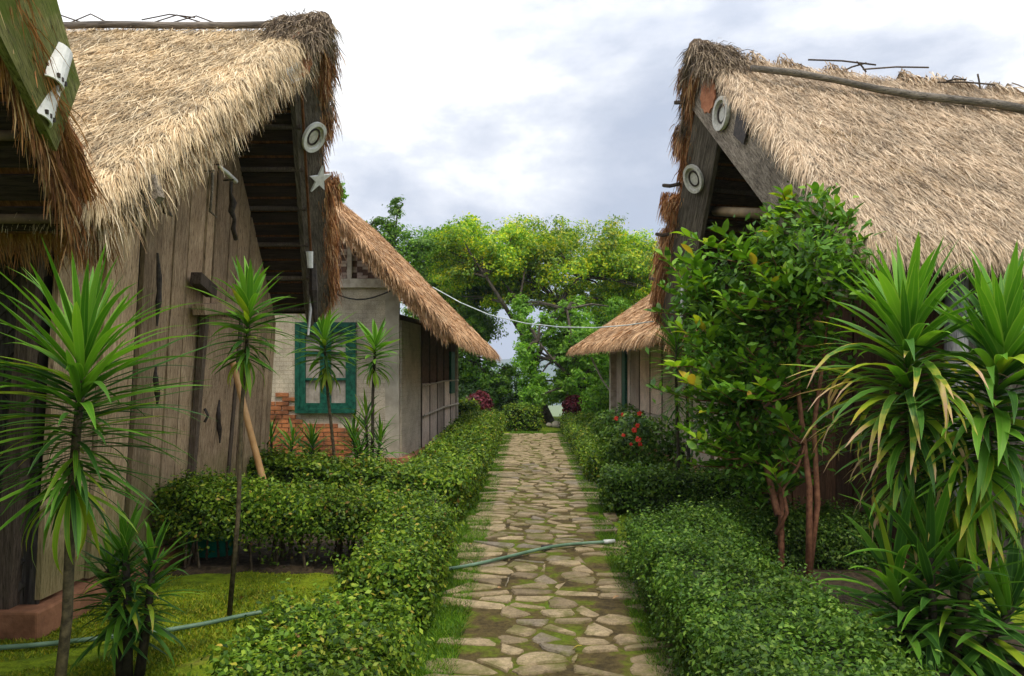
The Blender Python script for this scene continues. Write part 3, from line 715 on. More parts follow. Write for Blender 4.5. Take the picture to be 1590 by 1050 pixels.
def ridge_cap(A, B, down1, down2, rs, n, L, wd, bulge_len=.5, bulge=.06, out=0.0):
    """short dark straw folded over the ridge, thicker at the gable end"""
    A = np.array(A, float); B = np.array(B, float); d = B - A; Ld = np.linalg.norm(d); d /= Ld
    u = rs.uniform(0, Ld, n); k = n // 3; u[:k] = rs.uniform(0, bulge_len, k)
    s = np.where(rs.uniform(0, 1, n) < .5, 0, 1)
    dn = np.where(s[:, None] == 0, np.array(down1, float)[None], np.array(down2, float)[None])
    h = bulge * np.exp(-np.clip(u, 0, None) ** 2 / (bulge_len ** 2 * .4))
    p0 = A + d * u[:, None] + np.array((0, 0, 1.)) * (.02 + h * rs.uniform(.2, 1, n))[:, None] + rs.normal(size=(n, 3)) * .02
    dirs = dn + np.array((0, 0, .12)) + rs.normal(size=(n, 3)) * .2 - d * (np.exp(-np.clip(u, 0, None) / .12) * (.15 + out))[:, None]
    dirs /= np.linalg.norm(dirs, axis=1)[:, None]
    ln = L * rs.uniform(.5, 1.2, n) * (1 + h * 2)
    d2 = dirs + np.array((0, 0, -.55)) + rs.normal(size=(n, 3)) * .2; d2 /= np.linalg.norm(d2, axis=1)[:, None]
    d3 = d2 + np.array((0, 0, -.5)) + rs.normal(size=(n, 3)) * .2; d3 /= np.linalg.norm(d3, axis=1)[:, None]
    p1 = p0 + dirs * (ln * .3)[:, None]; p2 = p1 + d2 * (ln * .35)[:, None]; p3 = p2 + d3 * (ln * .35)[:, None]
    wv = np.cross(dirs, rs.normal(size=(n, 3))); wv /= np.linalg.norm(wv, axis=1)[:, None]; ww = wv * (wd * rs.uniform(.5, 1.4, n))[:, None] * .5
    V = np.stack([p0 - ww, p0 + ww, p1 + ww, p1 - ww, p2 + ww * .8, p2 - ww * .8, p3 + ww * .2, p3 - ww * .2], 1).reshape(-1, 3)
    b = (np.arange(n) * 8)[:, None]
    F = np.concatenate([b + [[0, 1, 2, 3]], b + [[3, 2, 4, 5]], b + [[5, 4, 6, 7]]], 1).reshape(-1, 4)
    return V, F, np.repeat(rs.uniform(0, 1, n), 3)
def roof(root, A, Np, Fp, d, L, n_near, n_far, mats, th=.17, seed=1, Ls=.30, wd=.009, purlins=7, near_purlins=True, cap=(2600, .20), edge1=False, pmat='bamboo_dark', th2=None, capmesh=False, endn=3500, nearL=.22, capfar=.5, ek=1.0, fringe=.35, fr=(-.75, .2, .35, .17)):
    th2 = th2 or th
    """A apex at the gable end, Np / Fp feet of the two slopes at the gable end, d*L the ridge."""
    A, Np, Fp, d = Vector(A), Vector(Np), Vector(Fp), Vector(d).normalized() * L
    rs = np.random.RandomState(seed)
    r, nr = slab('roof', A, A + d, Np + d, Np, th, M[mats[0]], root, seed=seed)
    r2, nr2 = slab('roof_slope', A, A + d, Fp + d, Fp, th2, M[mats[2]], r, seed=seed + 3)
    for (foot, n_, m_) in ((Np, n_near, mats[1]), (Fp, n_far, mats[3])):
        if n_ == 0: continue
        V, F, q = thatch_strands(A, A + d, foot + d, foot, n_, Ls, wd, rs, edge1=edge1, ek=ek, fringe=fringe)
        link('straw', npmesh('straw', V, F, q), M[m_], r, kind='stuff')
    dn1 = (Np - A).normalized(); dn2 = (Fp - A).normalized()
    # cut ends of the thatch showing along the two rakes
    for (foot, nrm, th_, m_, L_e) in ((Np, nr, th, mats[1], nearL), (Fp, nr2, th2, mats[3], .24)):
        if endn == 0: continue
        V, F, q = end_fringe(A, foot, nrm, -d.normalized(), th_, int(endn * (1.8 if foot is Fp else 1)), wd * (1.7 if foot is Fp and wd < .006 else 1), rs, L_e, *(fr if foot is Fp and (th2 != th) else (0, 1, 1))); link('rake_fringe', npmesh('rake_fringe', V, F, q), M[m_], r, kind='stuff')
    if capmesh:
        o_ = -d.normalized(); cp = [A + dn1 * .38 + nr * .0, A + dn1 * .18 + nr * .05, A + Vector((0, 0, .09)), A + dn2 * .2 + nr2 * .07, A + dn2 * capfar + nr2 * .04]
        pts = []
        for i in range(4):
            for k in range(3): pts.append(cp[i].lerp(cp[i + 1], k / 3))
        pts.append(cp[-1]); K = len(pts); mb = MB(); VV, FF, QQ = [], [], []; off = 0
        for q in range(5):
            radf = lambda j: .025 + .07 * math.sin(math.pi * (j + .6) / (K + .6)) * (1 - .12 * q)
            ctr = [p + o_ * (.13 - .085 * q) + Vector((0, 0, .012 * math.sin(j * 2.1 + q * 1.7))) for j, p in enumerate(pts)]
            mb.tube(ctr, [radf(j) for j in range(K)], 9)
            n_ = 1700; C = np.array([tuple(p) for p in ctr]); f = rs.uniform(0, K - 1.01, n_); ii = f.astype(int); fr = (f - ii)[:, None]
            c_ = C[ii] * (1 - fr) + C[ii + 1] * fr; tg = C[ii + 1] - C[ii]; tg /= np.linalg.norm(tg, axis=1)[:, None]; tg *= np.sign(-tg[:, 2:3] + 1e-6)
            v_ = rs.normal(size=(n_, 3)); v_ -= tg * (v_ * tg).sum(1)[:, None]; v_ /= np.linalg.norm(v_, axis=1)[:, None]
            p0 = c_ + v_ * np.array([radf(a) for a in f])[:, None] * .95
            dr_ = tg + v_ * .22 + np.array(tuple(o_)) * rs.uniform(-.1, .35, n_)[:, None] + rs.normal(size=(n_, 3)) * .28; dr_ /= np.linalg.norm(dr_, axis=1)[:, None]
            ln = .17 * rs.uniform(.4, 1.3, n_)[:, None]; d2 = dr_ + np.array((0, 0, -.5)); d2 /= np.linalg.norm(d2, axis=1)[:, None]
            p1 = p0 + dr_ * ln * .5; p2 = p1 + d2 * ln * .5; wv = np.cross(dr_, rs.normal(size=(n_, 3))); wv /= np.linalg.norm(wv, axis=1)[:, None]; ww = wv * wd * .6
            VV.append(np.stack([p0 - ww, p0 + ww, p1 + ww, p1 - ww, p2 + ww * .3, p2 - ww * .3], 1).reshape(-1, 3)); b = (np.arange(n_) * 6)[:, None] + off
            FF.append(np.concatenate([b + [[0, 1, 2, 3]], b + [[3, 2, 4, 5]]], 1).reshape(-1, 4)); QQ.append(np.repeat(rs.uniform(0, 1, n_), 2)); off += n_ * 6
        mb.build('thatch_cap', M['tb_cap'], r, smooth=True)
        link('cap_straw', npmesh('cap_straw', np.concatenate(VV), np.concatenate(FF), np.concatenate(QQ)), M['straw_cap'], r, kind='stuff')
    # purlins and boards under both slopes
    for (foot, nrm, th) in ((Np, nr, th), (Fp, nr2, th2)):
        for i in range(purlins):
            t = .1 + .87 * i / (purlins - 1); p = A.lerp(foot, t) - nrm * (th + .028)
            mb = MB(); mb.tube([p + d.normalized() * .03, p + d * .5, p + d * .98], .026, 8); mb.build('purlin', M[pmat], r, smooth=True)
        # boarded ceiling, a sheet of battens between purlins
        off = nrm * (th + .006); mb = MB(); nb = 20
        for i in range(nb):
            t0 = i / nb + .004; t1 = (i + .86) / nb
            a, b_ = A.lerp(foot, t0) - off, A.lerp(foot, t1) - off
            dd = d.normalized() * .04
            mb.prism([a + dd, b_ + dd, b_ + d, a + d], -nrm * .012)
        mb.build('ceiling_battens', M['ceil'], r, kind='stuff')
    return r, nr, nr2
def barge(root, A, F, outv, width, mat, th=.045, drop=.06, tip=.3, label=None, splay=0.0):
    """board along the rake A->F, hanging below the thatch edge"""
    A, F, outv = Vector(A), Vector(F), Vector(outv).normalized()
    t = (F - A).normalized(); down = Vector((0, 0, -1)); wv = (down - t * down.dot(t)).normalized(); wv = (wv - outv * splay).normalized()
    A0 = A + wv * drop; F0 = F + wv * drop - t * .0
    wa = width / max(.35, abs(wv.dot(down)))
    p = [A0, F0, F0 + t * tip * .5 + wv * width * .9, F0 - t * .12 + wv * width, A0 + wv * width + t * .05]
    mb = MB(); mb.prism(p, outv * th); o = mb.build('bargeboard', M[mat], root, label=label)
    return o, t, wv
def plankwall(parent_root, name, p0, p1, z0, topf, leanv, widths, mat, th=.035, seed=1, outv=(1, 0, 0), backing=True, gap=.006):
    """vertical planks between ground points p0 -> p1; topf(t)-> z ; leanv = shift per metre of height"""
    p0, p1, outv, leanv = Vector(p0), Vector(p1), Vector(outv).normalized(), Vector(leanv)
    rr = random.Random(seed); L = (p1 - p0).length; dr = (p1 - p0) / L
    # backing sheet painted dark for the unlit inside, follows the planks 2 cm behind
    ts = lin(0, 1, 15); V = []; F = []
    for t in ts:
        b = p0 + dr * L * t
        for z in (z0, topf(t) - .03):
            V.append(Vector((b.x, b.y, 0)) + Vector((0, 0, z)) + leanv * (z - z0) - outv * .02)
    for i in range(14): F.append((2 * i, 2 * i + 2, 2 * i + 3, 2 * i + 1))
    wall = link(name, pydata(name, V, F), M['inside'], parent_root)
    s = 0
    while s < L - .02:
        w_ = min(rr.uniform(*widths), L - s)
        if L - s - w_ < widths[0] * .5: w_ = L - s
        a = s + gap * rr.uniform(.4, 1.3); b_ = s + w_ - gap * rr.uniform(.2, 1); pr = rr.uniform(0, .026); zz = z0 + rr.uniform(-.01, .03)
        org = p0 + dr * (a + b_) / 2
        mb = MB(); k = 5; poly = []
        for (q, rev) in ((a, 0), (b_, 1)):
            pass
        nz = 4; V = []; Fq = []
        for j in range(nz + 1):
            for q in (a, b_):
                zt = topf(q / L) - .015; z = zz + (zt - zz) * j / nz; wob = rr.uniform(-.003, .003)
                base = p0 + dr * (q + wob); pt = Vector((base.x, base.y, z)) + leanv * (z - z0)
                V.append(pt + outv * pr - org); V.append(pt + outv * (pr + th) - org)
        for j in range(nz):
            o_ = j * 4
            Fq += [(o_ + 1, o_ + 3, o_ + 7, o_ + 5), (o_, o_ + 4, o_ + 6, o_ + 2), (o_, o_ + 1, o_ + 5, o_ + 4), (o_ + 2, o_ + 6, o_ + 7, o_ + 3)]
        Fq += [(0, 2, 3, 1), (nz * 4, nz * 4 + 1, nz * 4 + 3, nz * 4 + 2)]
        me = pydata('plank', V, Fq); o = link('plank', me, M[mat], wall); o.location = org
        s += w_
    return wall
def disc(parent, c, nrm, up, rx, rz, mat, th=.02, n=24, name='disc', ring=None, cog=None, label=None):
    nrm = Vector(nrm).normalized(); side = Vector(up).cross(nrm).normalized(); up = nrm.cross(side).normalized(); c = Vector(c)
    def poly(k, m=n, cg=None):
        P_ = []
        for i in range(m):
            a = 2 * math.pi * i / m; r = k * (1 + (.14 if (cg and i % 2) else 0)); P_.append(c + side * math.cos(a) * rx * r + up * math.sin(a) * rz * r)
        return P_
    mb = MB(); mb.prism(poly(1, n, cog), nrm * th); o = mb.build(name, M[mat], parent, label=label)
    return o
def ring(parent, c, nrm, up, rx, rz, wr, mat, th=.03, n=28, name='ring_ornament', label=None):
    nrm = Vector(nrm).normalized(); side = Vector(up).cross(nrm).normalized(); up = nrm.cross(side).normalized(); c = Vector(c)
    V = []; F = []
    for k, h in ((1, 0), (1, th), (1 - wr, th), (1 - wr, 0)):
        for i in range(n):
            a = 2 * math.pi * i / n; V.append(c + side * math.cos(a) * rx * k + up * math.sin(a) * rz * k + nrm * h)
    for l in range(3):
        for i in range(n): j = (i + 1) % n; F.append((l * n + i, l * n + j, (l + 1) * n + j, (l + 1) * n + i))
    return link(name, pydata(name, V, F), M[mat], parent, label=label)
def star(parent, c, nrm, up, r, mat, rot=0.2, th=.02):
    nrm = Vector(nrm).normalized(); side = Vector(up).cross(nrm).normalized(); up = nrm.cross(side).normalized(); c = Vector(c)
    pts = []
    for i in range(10):
        a = math.pi / 2 + rot + math.pi * i / 5; k = r if i % 2 == 0 else r * .38; pts.append(c + side * math.cos(a) * k + up * math.sin(a) * k)
    mb = MB(); mb.prism(pts, nrm * th); return mb.build('star_ornament', M[mat], parent)

# ================================================================== LEFT PLANK HOUSE
def plank_house_left():
    root = empty('plank_house', (-4.5, 6.6, 0), 'large thatched house with weathered grey plank wall on the left of the path', 'house', 'thatched houses')
    A = Vector((-1.98, 6.9, 4.62)); Nf = Vector((-2.30, 4.15, 2.56)); Ff = Vector((-2.43, 9.0, 2.45)); d = Vector((-1, 0, 0))
    r, n1_, n2_ = roof(root, A, Nf, Ff, d, 4.6, 120000, 15000, ('tb', 'straw', 'tb_red', 'straw_red'), seed=21, Ls=.30, wd=.0048, pmat='frame_dark', th=.12, th2=.30, capmesh=True, endn=9500, nearL=.33, capfar=.75)
    # ridge pole and loose twigs
    mb = MB(); rr = random.Random(3)
    pts = [A + d * s + Vector((0, -.07, .03 + .012 * math.sin(s * 5))) for s in lin(.12, 4.5, 9)]
    mb.tube(pts, .032, 8); mb.build('ridge_pole', M['pole_dark'], r, smooth=True)
    for i in range(9):
        s = rr.uniform(.8, 3.6); mb = MB(); q = A + d * s + Vector((0, rr.uniform(-.1, .05), .1)); e = rr.choice([-1, 1]) * rr.uniform(.2, .5)
        mb.tube([q, q + Vector((e * .5, .02, rr.uniform(.03, .09))), q + Vector((e, 0, rr.uniform(-.02, .05)))], .006, 4); mb.build('twig', M['frame_dark'], r)
    o = Vector((1, 0, 0))
    # far bargeboard with its ornaments (faces the path)
    A1 = A + Vector((.17, .02, 0)); b, t, wv = barge(root, A1, Ff + Vector((.17, .02, 0)), o, .31, 'board', drop=.15, splay=.9, label='grey bargeboard with disc, ring and star')
    def on(s, w_, out=.05): return A1.lerp(Ff + Vector((.17, .02, 0)), s) + wv * (w_ + .14) + o * out
    nb = (Ff - A1).cross(wv); nb = nb if nb.x > 0 else -nb; upb = Vector((0, 0, 1)); nb.normalize()
    disc(b, P(466, 86, 6.62), Vector((.75, -.66, 0)), upb, .10, .17, 'terra', n=24, cog=True, name='cog_ornament')
    disc(b, on(.29, .15), nb, upb, .12, .12, 'offwhite', .012, name='disc_ornament'); ring(b, on(.29, .15, .062), nb, upb, .14, .15, .24, 'white')
    ring(b, on(.29, .15, .062), nb, upb, .075, .085, .2, 'iron', .012)
    star(b, on(.44, .15, .10), nb, upb, .15, 'white', .35)
    mb = MB(); q = on(.70, .3, .08); mb.tube([q, q + Vector((.0, .03, -.17))], [.04, .03], 8); mb.build('white_pipe_ornament', M['white'], b)
    mb = MB(); q = on(.76, .26, .08); mb.tube([q, q + Vector((0, .02, -.28)), q + Vector((0, .1, -.62))], [.035, .05, .02], 6); mb.build('iron_ornament', M['iron'], b)
    mb = MB(); q = on(.86, .34, .08); mb.tube([q + Vector((0, .08, .3)), q + Vector((0, .1, -.1)), q + Vector((0, -.02, -.5))], [.012, .018, .012], 6); mb.build('pale_hanging_strip', M['white'], b)
    # near bargeboard, broken and mostly under the thatch
    A1 = A + Vector((.0, 0, 0))
    b2, t, wv = barge(root, A1, Nf + Vector((.02, 0, 0)), o, .06, 'board', drop=.03)
    def on2(s, w_, out=.05): return A1.lerp(Nf, s) + wv * w_ + o * out
    mb = MB()
    mb.prism([on2(.13, .10), on2(.24, .10), on2(.23, .22), on2(.15, .26)], o * .02); mb.build('white_plate_ornament', M['white'], b2)
    # pointed wooden slat at the foot
    for (pl, mt) in (([(176, 356), (236, 270), (246, 305), (200, 352)], 'board'),):
        Yq = 4.42 if mt == 'board' else 4.40
        mb = MB(); mb.prism([P(a, b_, Yq) for a, b_ in pl], Vector((.02, .04, 0))); mb.build('pointed_slat' if mt == 'board' else 'white_plate_ornament', M[mt], b2)
    # plank wall facing the path
    zb = .17
    def top(t):
        y = 4.72 + (8.75 - 4.72) * t
        if y < 6.9: k = (y - 4.2) / 2.7; return Nf.z + k * (A.z - Nf.z) - .30
        k = (y - 6.9) / 1.95; return A.z + k * (Ff.z - A.z) - .42
    lean = Vector((.06, 0, 0))
    wall = plankwall(root, 'wall', (-3.06, 4.72, 0), (-3.02, 8.75, 0), zb, top, lean, (.14, .34), 'plank', seed=5, gap=.02)
    # front wall facing the camera: corner boards, woven diagonal panel
    fw = plankwall(root, 'front_wall', (-8.4, 4.74, 0), (-3.5, 4.74, 0), zb, lambda t: 2.35, (0, 0, 0), (.2, .3), 'lattice', seed=8, outv=(0, -1, 0))
    mb = MB(); mb.box((-3.08, 4.70, 1.35), (.10, .10, 2.4), Matrix.Rotation(.085, 3, 'Y')); mb.build('corner_post', M['frame_dark'], root)
    mb = MB(); mb.box((-3.33, 4.70, 1.3), (.08, .06, 2.3)); mb.build('corner_post', M['frame_dark'], root)
    back = MB(); back.box((-3.25, 4.76, 1.3), (.46, .02, 2.3)); pb = back.build('woven_panel', M['lattice'], root)
    for i in range(14):
        z = .35 + i * .15; mb = MB(); mb.box((-3.2, 4.735, z), (.26, .015, .05), Matrix.Rotation(.75 if i < 8 else -.75, 3, 'Y')); mb.build('woven_strip', M['lattice'], pb)
    # rear walls so the house is closed
    mb = MB(); mb.box((-5.8, 8.72, 1.3), (5.5, .06, 2.3)); mb.box((-8.45, 6.7, 1.3), (.06, 4.0, 2.3)); mb.build('rear_wall', M['lattice'], root)
    # plinth
    mb = MB(); mb.box((-5.7, 6.7, .07), (5.55, 4.2, .18)); bevel(mb.build('plinth', M['plinth'], root), .015, 2)
    # door recess: lintel, jambs and leaf, standing proud of the planks
    def wx(z): return -3.04 + .085 * (z - zb) + .05
    def yy(px, z): return wx(z) * FPX / (px - VX)
    y0, y1 = 6.75, 7.55
    mb = MB(); z = 2.18; mb.box((wx(z) + .03, (y0 + y1) / 2 - .05, z), (.10, 1.15, .09), Matrix.Rotation(.12, 3, 'X')); mb.build('lintel', M['plank'], wall)
    mb = MB(); z = 2.33; mb.box((wx(z) + .02, y0 - .12, z), (.09, .34, .10), Matrix.Rotation(-.25, 3, 'X')); mb.build('lintel', M['frame_dark'], wall)
    for y in (y0, y1):
        mb = MB(); mb.box((wx(1.15) + .0, y, 1.15), (.05, .07, 2.0), Matrix.Rotation(.085, 3, 'Y')); mb.build('door_jamb', M['frame_dark'], wall)
    mb = MB(); mb.box((wx(1.15) - .004, (y0 + y1) / 2, 1.12), (.03, y1 - y0 - .08, 1.95), Matrix.Rotation(.085, 3, 'Y')); dr_ = mb.build('door', M['plank'], root, label='plank door')
    mb = MB(); zh = 1.2; mb.tube([(wx(zh) + .03, y0 + .1, zh - .06), (wx(zh) + .06, y0 + .1, zh), (wx(zh) + .03, y0 + .1, zh + .06)], .012, 6); mb.build('handle', M['iron'], dr_)
    # dark carved brackets
    for (px, py, hgt) in ((238, 450, .55), (236, 600, .3), (336, 655, .4)):
        z = 1.6 + (575 - py) / 1200 * 5.6; y = yy(px, z); z = 1.6 + (575 - py) / 1200 * y
        mb = MB(); rr = random.Random(px + py); k = 7
        pts = [(wx(z) + .035, y + .018 * math.sin(i * .9 + px), z + hgt * (.5 - i / (k - 1))) for i in range(k)]
        mb.tube(pts, [.008, .014, .022, .018, .024, .014, .006], 8); mb.build('iron_bracket', M['iron'], wall)
    return root, wx, yy
PL, wx, yy = plank_house_left()

# tools hanging on the plank wall
def hang(name, label, cat, mat, pix, rad, mat2=None):
    pts = []
    for (px, py) in pix:
        z = 2.7
        for _ in range(5):
            y = (wx(z) + .07) * FPX / (px - VX); z = CH + (VY - py) / FPX * y
        pts.append(Vector((wx(z) + .07, y, z)))
    root = empty(name, pts[0], label, cat, 'old tools hanging on the plank wall')
    mb = MB(); mb.tube(pts, rad, 7); mb.build('blade' if mat == 'iron' else 'shaft', M[mat], root, smooth=True)
    mb = MB(); p = pts[0]; mb.tube([p + Vector((-.07, 0, .01)), p + Vector((.02, 0, .015))], .008, 5); mb.build('nail', M['iron'], root)
    return root
hang('sickle', 'dark curved sickle blade hanging high on the grey plank wall, leftmost tool', 'sickle', 'iron', [(262, 292), (254, 312), (257, 328), (268, 336)], [.012, .028, .024, .006])
hang('walking_hook', 'thin pale hooked rod hanging on the plank wall below the thatch fringe', 'rod', 'board', [(330, 268), (329, 300), (326, 328), (337, 338)], [.014, .010, .012, .006])
hang('white_tube', 'short white tube sticking out from the plank wall beside the hooked rod', 'tube', 'white', [(340, 258), (352, 268), (366, 282)], [.012, .020, .024])
hang('iron_chain', 'dark rusty iron bar with bulges hanging below the white tube', 'iron bar', 'iron', [(359, 282), (358, 300), (362, 315), (359, 328), (364, 340), (362, 355), (366, 372)], [.016, .012, .034, .028, .016, .022, .02])

# ================================================================== NEAR LEFT ROOF
def near_house():
    root = empty('thatched_house', (-4.6, 1.6, 0), 'nearest thatched house at the left edge with a mossy pointed bargeboard', 'house', 'thatched houses')
    A = Vector((-2.0, 1.45, 5.0)); Ff = Vector((-2.32, 4.12, 2.40)); Nf = Vector((-2.3, -1.0, 2.4)); d = Vector((-1, 0, 0))
    r, n1_, n2_ = roof(root, A, Nf, Ff, d, 4.6, 2000, 22000, ('tb', 'straw', 'tb_red', 'straw_red'), seed=33, Ls=.34, wd=.006, purlins=8, cap=(500, .3), pmat='bamboo_dark', endn=8000, ek=-.1, fringe=.55, fr=(-1.6, 1.0, 0), th2=.12)
    o = Vector((1, 0, 0))
    yz = [(3.80, 3.03), (3.66, 2.64), (3.18, 2.95), (1.5, 4.35), (1.45, 5.1), (3.50, 3.33)]
    mb = MB(); mb.prism([P(112, 130, 3.81), P(75, 235, 3.70), P(0, 85, 3.22), Vector((-2.10, 1.5, 4.35)), Vector((-2.06, 1.45, 5.1)), P(75, 0, 3.54)], o * .04); b = mb.build('bargeboard', M['board_moss'], root, label='green mossy bargeboard with pointed end')
    # two white half-pipes with notches
    for (a, c, rad) in (((48, 150), (80, 170), .045), ((72, 90), (92, 118), .045)):
        pa = P(a[0] - 14, a[1], 3.60); pc = P(c[0] - 14, c[1], 3.62); pa.x += .06; pc.x += .06
        mid = (pa + pc) / 2; ax = Vector((0, .35, .9)).normalized(); side = ax.cross(o).normalized()
        V = []; F = []; ns = 9
        for s in (-.10, .10):
            for i in range(ns):
                an = math.pi * i / (ns - 1); V.append(mid + ax * s + side * math.cos(an) * rad * 1.3 + o * (math.sin(an) * rad))
        for s in (-.10, .10):
            for i in range(ns):
                an = math.pi * i / (ns - 1); V.append(mid + ax * s + side * math.cos(an) * rad * 1.1 + o * (math.sin(an) * rad * .8))
        for i in range(ns - 1):
            F += [(i, i + 1, ns + i + 1, ns + i), (2 * ns + i, 3 * ns + i, 3 * ns + i + 1, 2 * ns + i + 1), (i, 2 * ns + i, 2 * ns + i + 1, i + 1), (ns + i, ns + i + 1, 3 * ns + i + 1, 3 * ns + i)]
        h = link('half_pipe_ornament', pydata('half_pipe_ornament', V, F), M['white'], b)
        for k in range(3):
            mb = MB(); mb.box(mid + ax * -.075 + side * (k - 1) * .028 + o * (rad * .92), (.012, .012, .02)); mb.build('notch', M['iron'], h)
    mb = MB(); mb.box((-5.6, 1.4, 1.3), (5.0, 4.2, 2.5)); mb.build('wall', M['lattice'], root)
near_house()

# ================================================================== LEFT WOVEN HOUSE
def woven_house():
    root = empty('woven_house', (-3.9, 14.8, 0), 'whitewashed woven house with green window and tan thatch, left of the path', 'house', 'thatched houses')
    A = Vector((-3.95, 11.5, 5.0)); E = Vector((-1.16, 11.5, 2.17)); W = Vector((-6.8, 11.5, 2.17)); d = Vector((.35, 6.5, -.15))
    r, n1_, n2_ = roof(root, A, E, W, d, d.length, 44000, 2500, ('tb_tan', 'straw_tan', 'tb_tan', 'straw_tan'), seed=41, Ls=.32, wd=.010, th=.16, cap=(600, .3), edge1=True, purlins=6, nearL=.16)
    yw = 12.3; x1 = -2.06; x0 = -5.8; zt = 2.95
    # front wall
    mb = MB(); mb.box(((x0 + x1 - .22) / 2, yw + .03, (zt + .2) / 2), (x1 - .22 - x0, .06, zt - .2)); fw = mb.build('front_wall', M['weave'], root, label='whitewashed woven front wall')
    mb = MB(); mb.box((x1 - .11, yw + .022, zt / 2 + .05), (.22, .09, zt - .1)); mb.build('plaster_pilaster', M['plaster'], root)
    mb = MB(); mb.box(((x0 + x1) / 2, yw - .02, zt + .03), (x1 - x0 + .1, .1, .14)); mb.build('tie_beam', M['pole_pale'], root)
    # gable with woven zigzag
    def rooftop(x): return 5.0 - 1.01 * abs(x + 3.93) - .22
    gb = MB(); gx = [x1 - .1, -3.93, x0 + .1]
    gb.prism([(x1, yw + .05, zt + .1), (-3.93, yw + .05, rooftop(-3.93)), (x0, yw + .05, zt + .1)], (0, .04, 0)); g = gb.build('gable_wall', M['weave_dark'], root, label='gable panel woven in brown and cream zigzags')
    lt = MB(); s = .085
    nxs = int((x1 - x0) / s)
    for i in range(nxs):
        for j in range(24):
            x = x0 + (i + .5) * s; z = zt + .14 + j * s * .55
            if z > rooftop(x) - .03: continue
            if ((i + j) % 4) in (0, 1) if (i // 6) % 2 == 0 else ((i - j) % 4) in (0, 1):
                lt.box((x, yw + .044, z), (s * .98, .014, s * .50))
    lt.build('woven_strips', M['weave_light'], g, kind='stuff')
    for x in (-2.85, -3.2 - .05, -4.0):
        zt2 = rooftop(x); mb = MB(); mb.box((x, yw + .01, (zt + .1 + zt2) / 2), (.07, .06, zt2 - zt - .1)); mb.build('gable_stud', M['pole_pale'], g)
    # sagging black wire
    w0 = P(503, 447, 12.15); w1 = P(606, 452, 12.15); mb = MB()
    mb.tube([w0.lerp(w1, t) + Vector((0, 0, -.16 * math.sin(math.pi * t))) for t in lin(0, 1, 9)], .012, 5)
    mb.build('wire', M['cable_dark'], root)
    # window
    def win(xa, xb, za, zb_, y, fmat='green_paint'):
        f = MB(); t_ = .075
        for (c, sz) in (((xa + t_ / 2, y, (za + zb_) / 2), (t_, .10, zb_ - za)), ((xb - t_ / 2, y, (za + zb_) / 2), (t_, .10, zb_ - za)),
                        (((xa + xb) / 2, y, zb_ - t_ / 2), (xb - xa - 2 * t_, .10, t_)), (((xa + xb) / 2, y, za + t_ / 2), (xb - xa - 2 * t_, .10, t_))):
            f.box(c, sz)
        wn = f.build('window', M[fmat], root, label='green double window with cream curtains')
        xm = (xa + xb) / 2
        for k, (a, b_) in enumerate(((xa + t_, xm), (xm, xb - t_))):
            s_ = MB(); q = .085; z0, z1 = za + t_, zb_ - t_
            s_.box((a + q / 2, y - .01, (z0 + z1) / 2), (q, .05, z1 - z0)); s_.box((b_ - q / 2, y - .01, (z0 + z1) / 2), (q, .05, z1 - z0))
            zz = z0; 
            for zc in (z0 + q / 2, z0 + .36 * (z1 - z0), z0 + .68 * (z1 - z0), z1 - q / 2): s_.box(((a + b_) / 2, y - .006, zc), (b_ - a - 2 * q, .04, q if zc in (z0 + q / 2, z1 - q / 2) else .035))
            s_.build('casement', M[fmat], wn)
            p_ = MB(); p_.box(((a + b_) / 2, y + .02, (z0 + z1) / 2), (b_ - a - q, .008, z1 - z0)); p_.build('pane', M['glass'], wn)
            c_ = MB(); n_ = 10; V = []; F = []
            for i in range(n_ + 1):
                x = a + q + (b_ - a - 2 * q) * i / n_
                V += [(x, y + .012 + .004 * (i % 2), z0 + .05), (x, y + .012 + .004 * (i % 2), z1 - .25)]
            for i in range(n_): F.append((2 * i, 2 * i + 2, 2 * i + 3, 2 * i + 1))
            link('curtain', pydata('curtain', V, F), M['curtain'], wn)
        return wn
    win(-3.70, -2.74, .92, 2.36, yw - .03)
    # exposed bricks below and left of the window
    bm_ = MB(); bm_.box((0, 0, 0), (.205, .05, .058)); bme = bm_.mesh('brick'); bme.materials.append(M['brick']); rr = random.Random(4)
    for j in range(24):
        for i in range(16):
            x = x0 + .55 + i * .222 + (.11 if j % 2 else 0); z = .23 + j * .07
            lim = .80 if x > -3.75 else 1.35 + .7 * (x + 3.75)
            if x > -2.75 + rr.uniform(-.15, .1) or x < -4.6 or z > lim + rr.uniform(-.1, .04): continue
            o = bpy.data.objects.new('brick', bme); COL.objects.link(o); o.parent = fw; o.location = (x + rr.uniform(-.004, .004), yw - .012 + rr.uniform(0, .008), z)
    # side wall facing the path
    s0 = Vector((x1, yw + .0, 0)); s1 = Vector((-1.66, 17.4, 0)); dr = (s1 - s0).normalized(); L = (s1 - s0).length; outv = Vector((dr.y, -dr.x, 0))
    ang = math.atan2(dr.y, dr.x) 
    RM = Matrix.Rotation(ang, 3, 'Z')
    mid = s0 + dr * L / 2
    mb = MB(); mb.box(mid - outv * .05 + Vector((0, 0, 1.3)), (L, .06, 2.4), RM); sw = mb.build('side_wall', M['weave_dark'], root)
    mb = MB(); c = s0 + dr * .75; mb.box(c + Vector((0, 0, 1.3)), (1.4, .05, 2.2), RM); mb.build('woven_panel', M['weave'], sw)
    c0 = 1.55; k = 5; pw = (L - c0) / k
    for i in range(k):
        c = s0 + dr * (c0 + pw * (i + .5))
        mb = MB(); mb.box(c + Vector((0, 0, .78)), (pw - .07, .04, 1.16), RM); mb.build('bamboo_panel', M['panel_rose'], sw)
        mb = MB(); mb.box(c - outv * .0 + Vector((0, 0, 1.95)), (pw - .07, .02, 1.1), RM); mb.build('bamboo_panel', M['weave_dark'], sw)
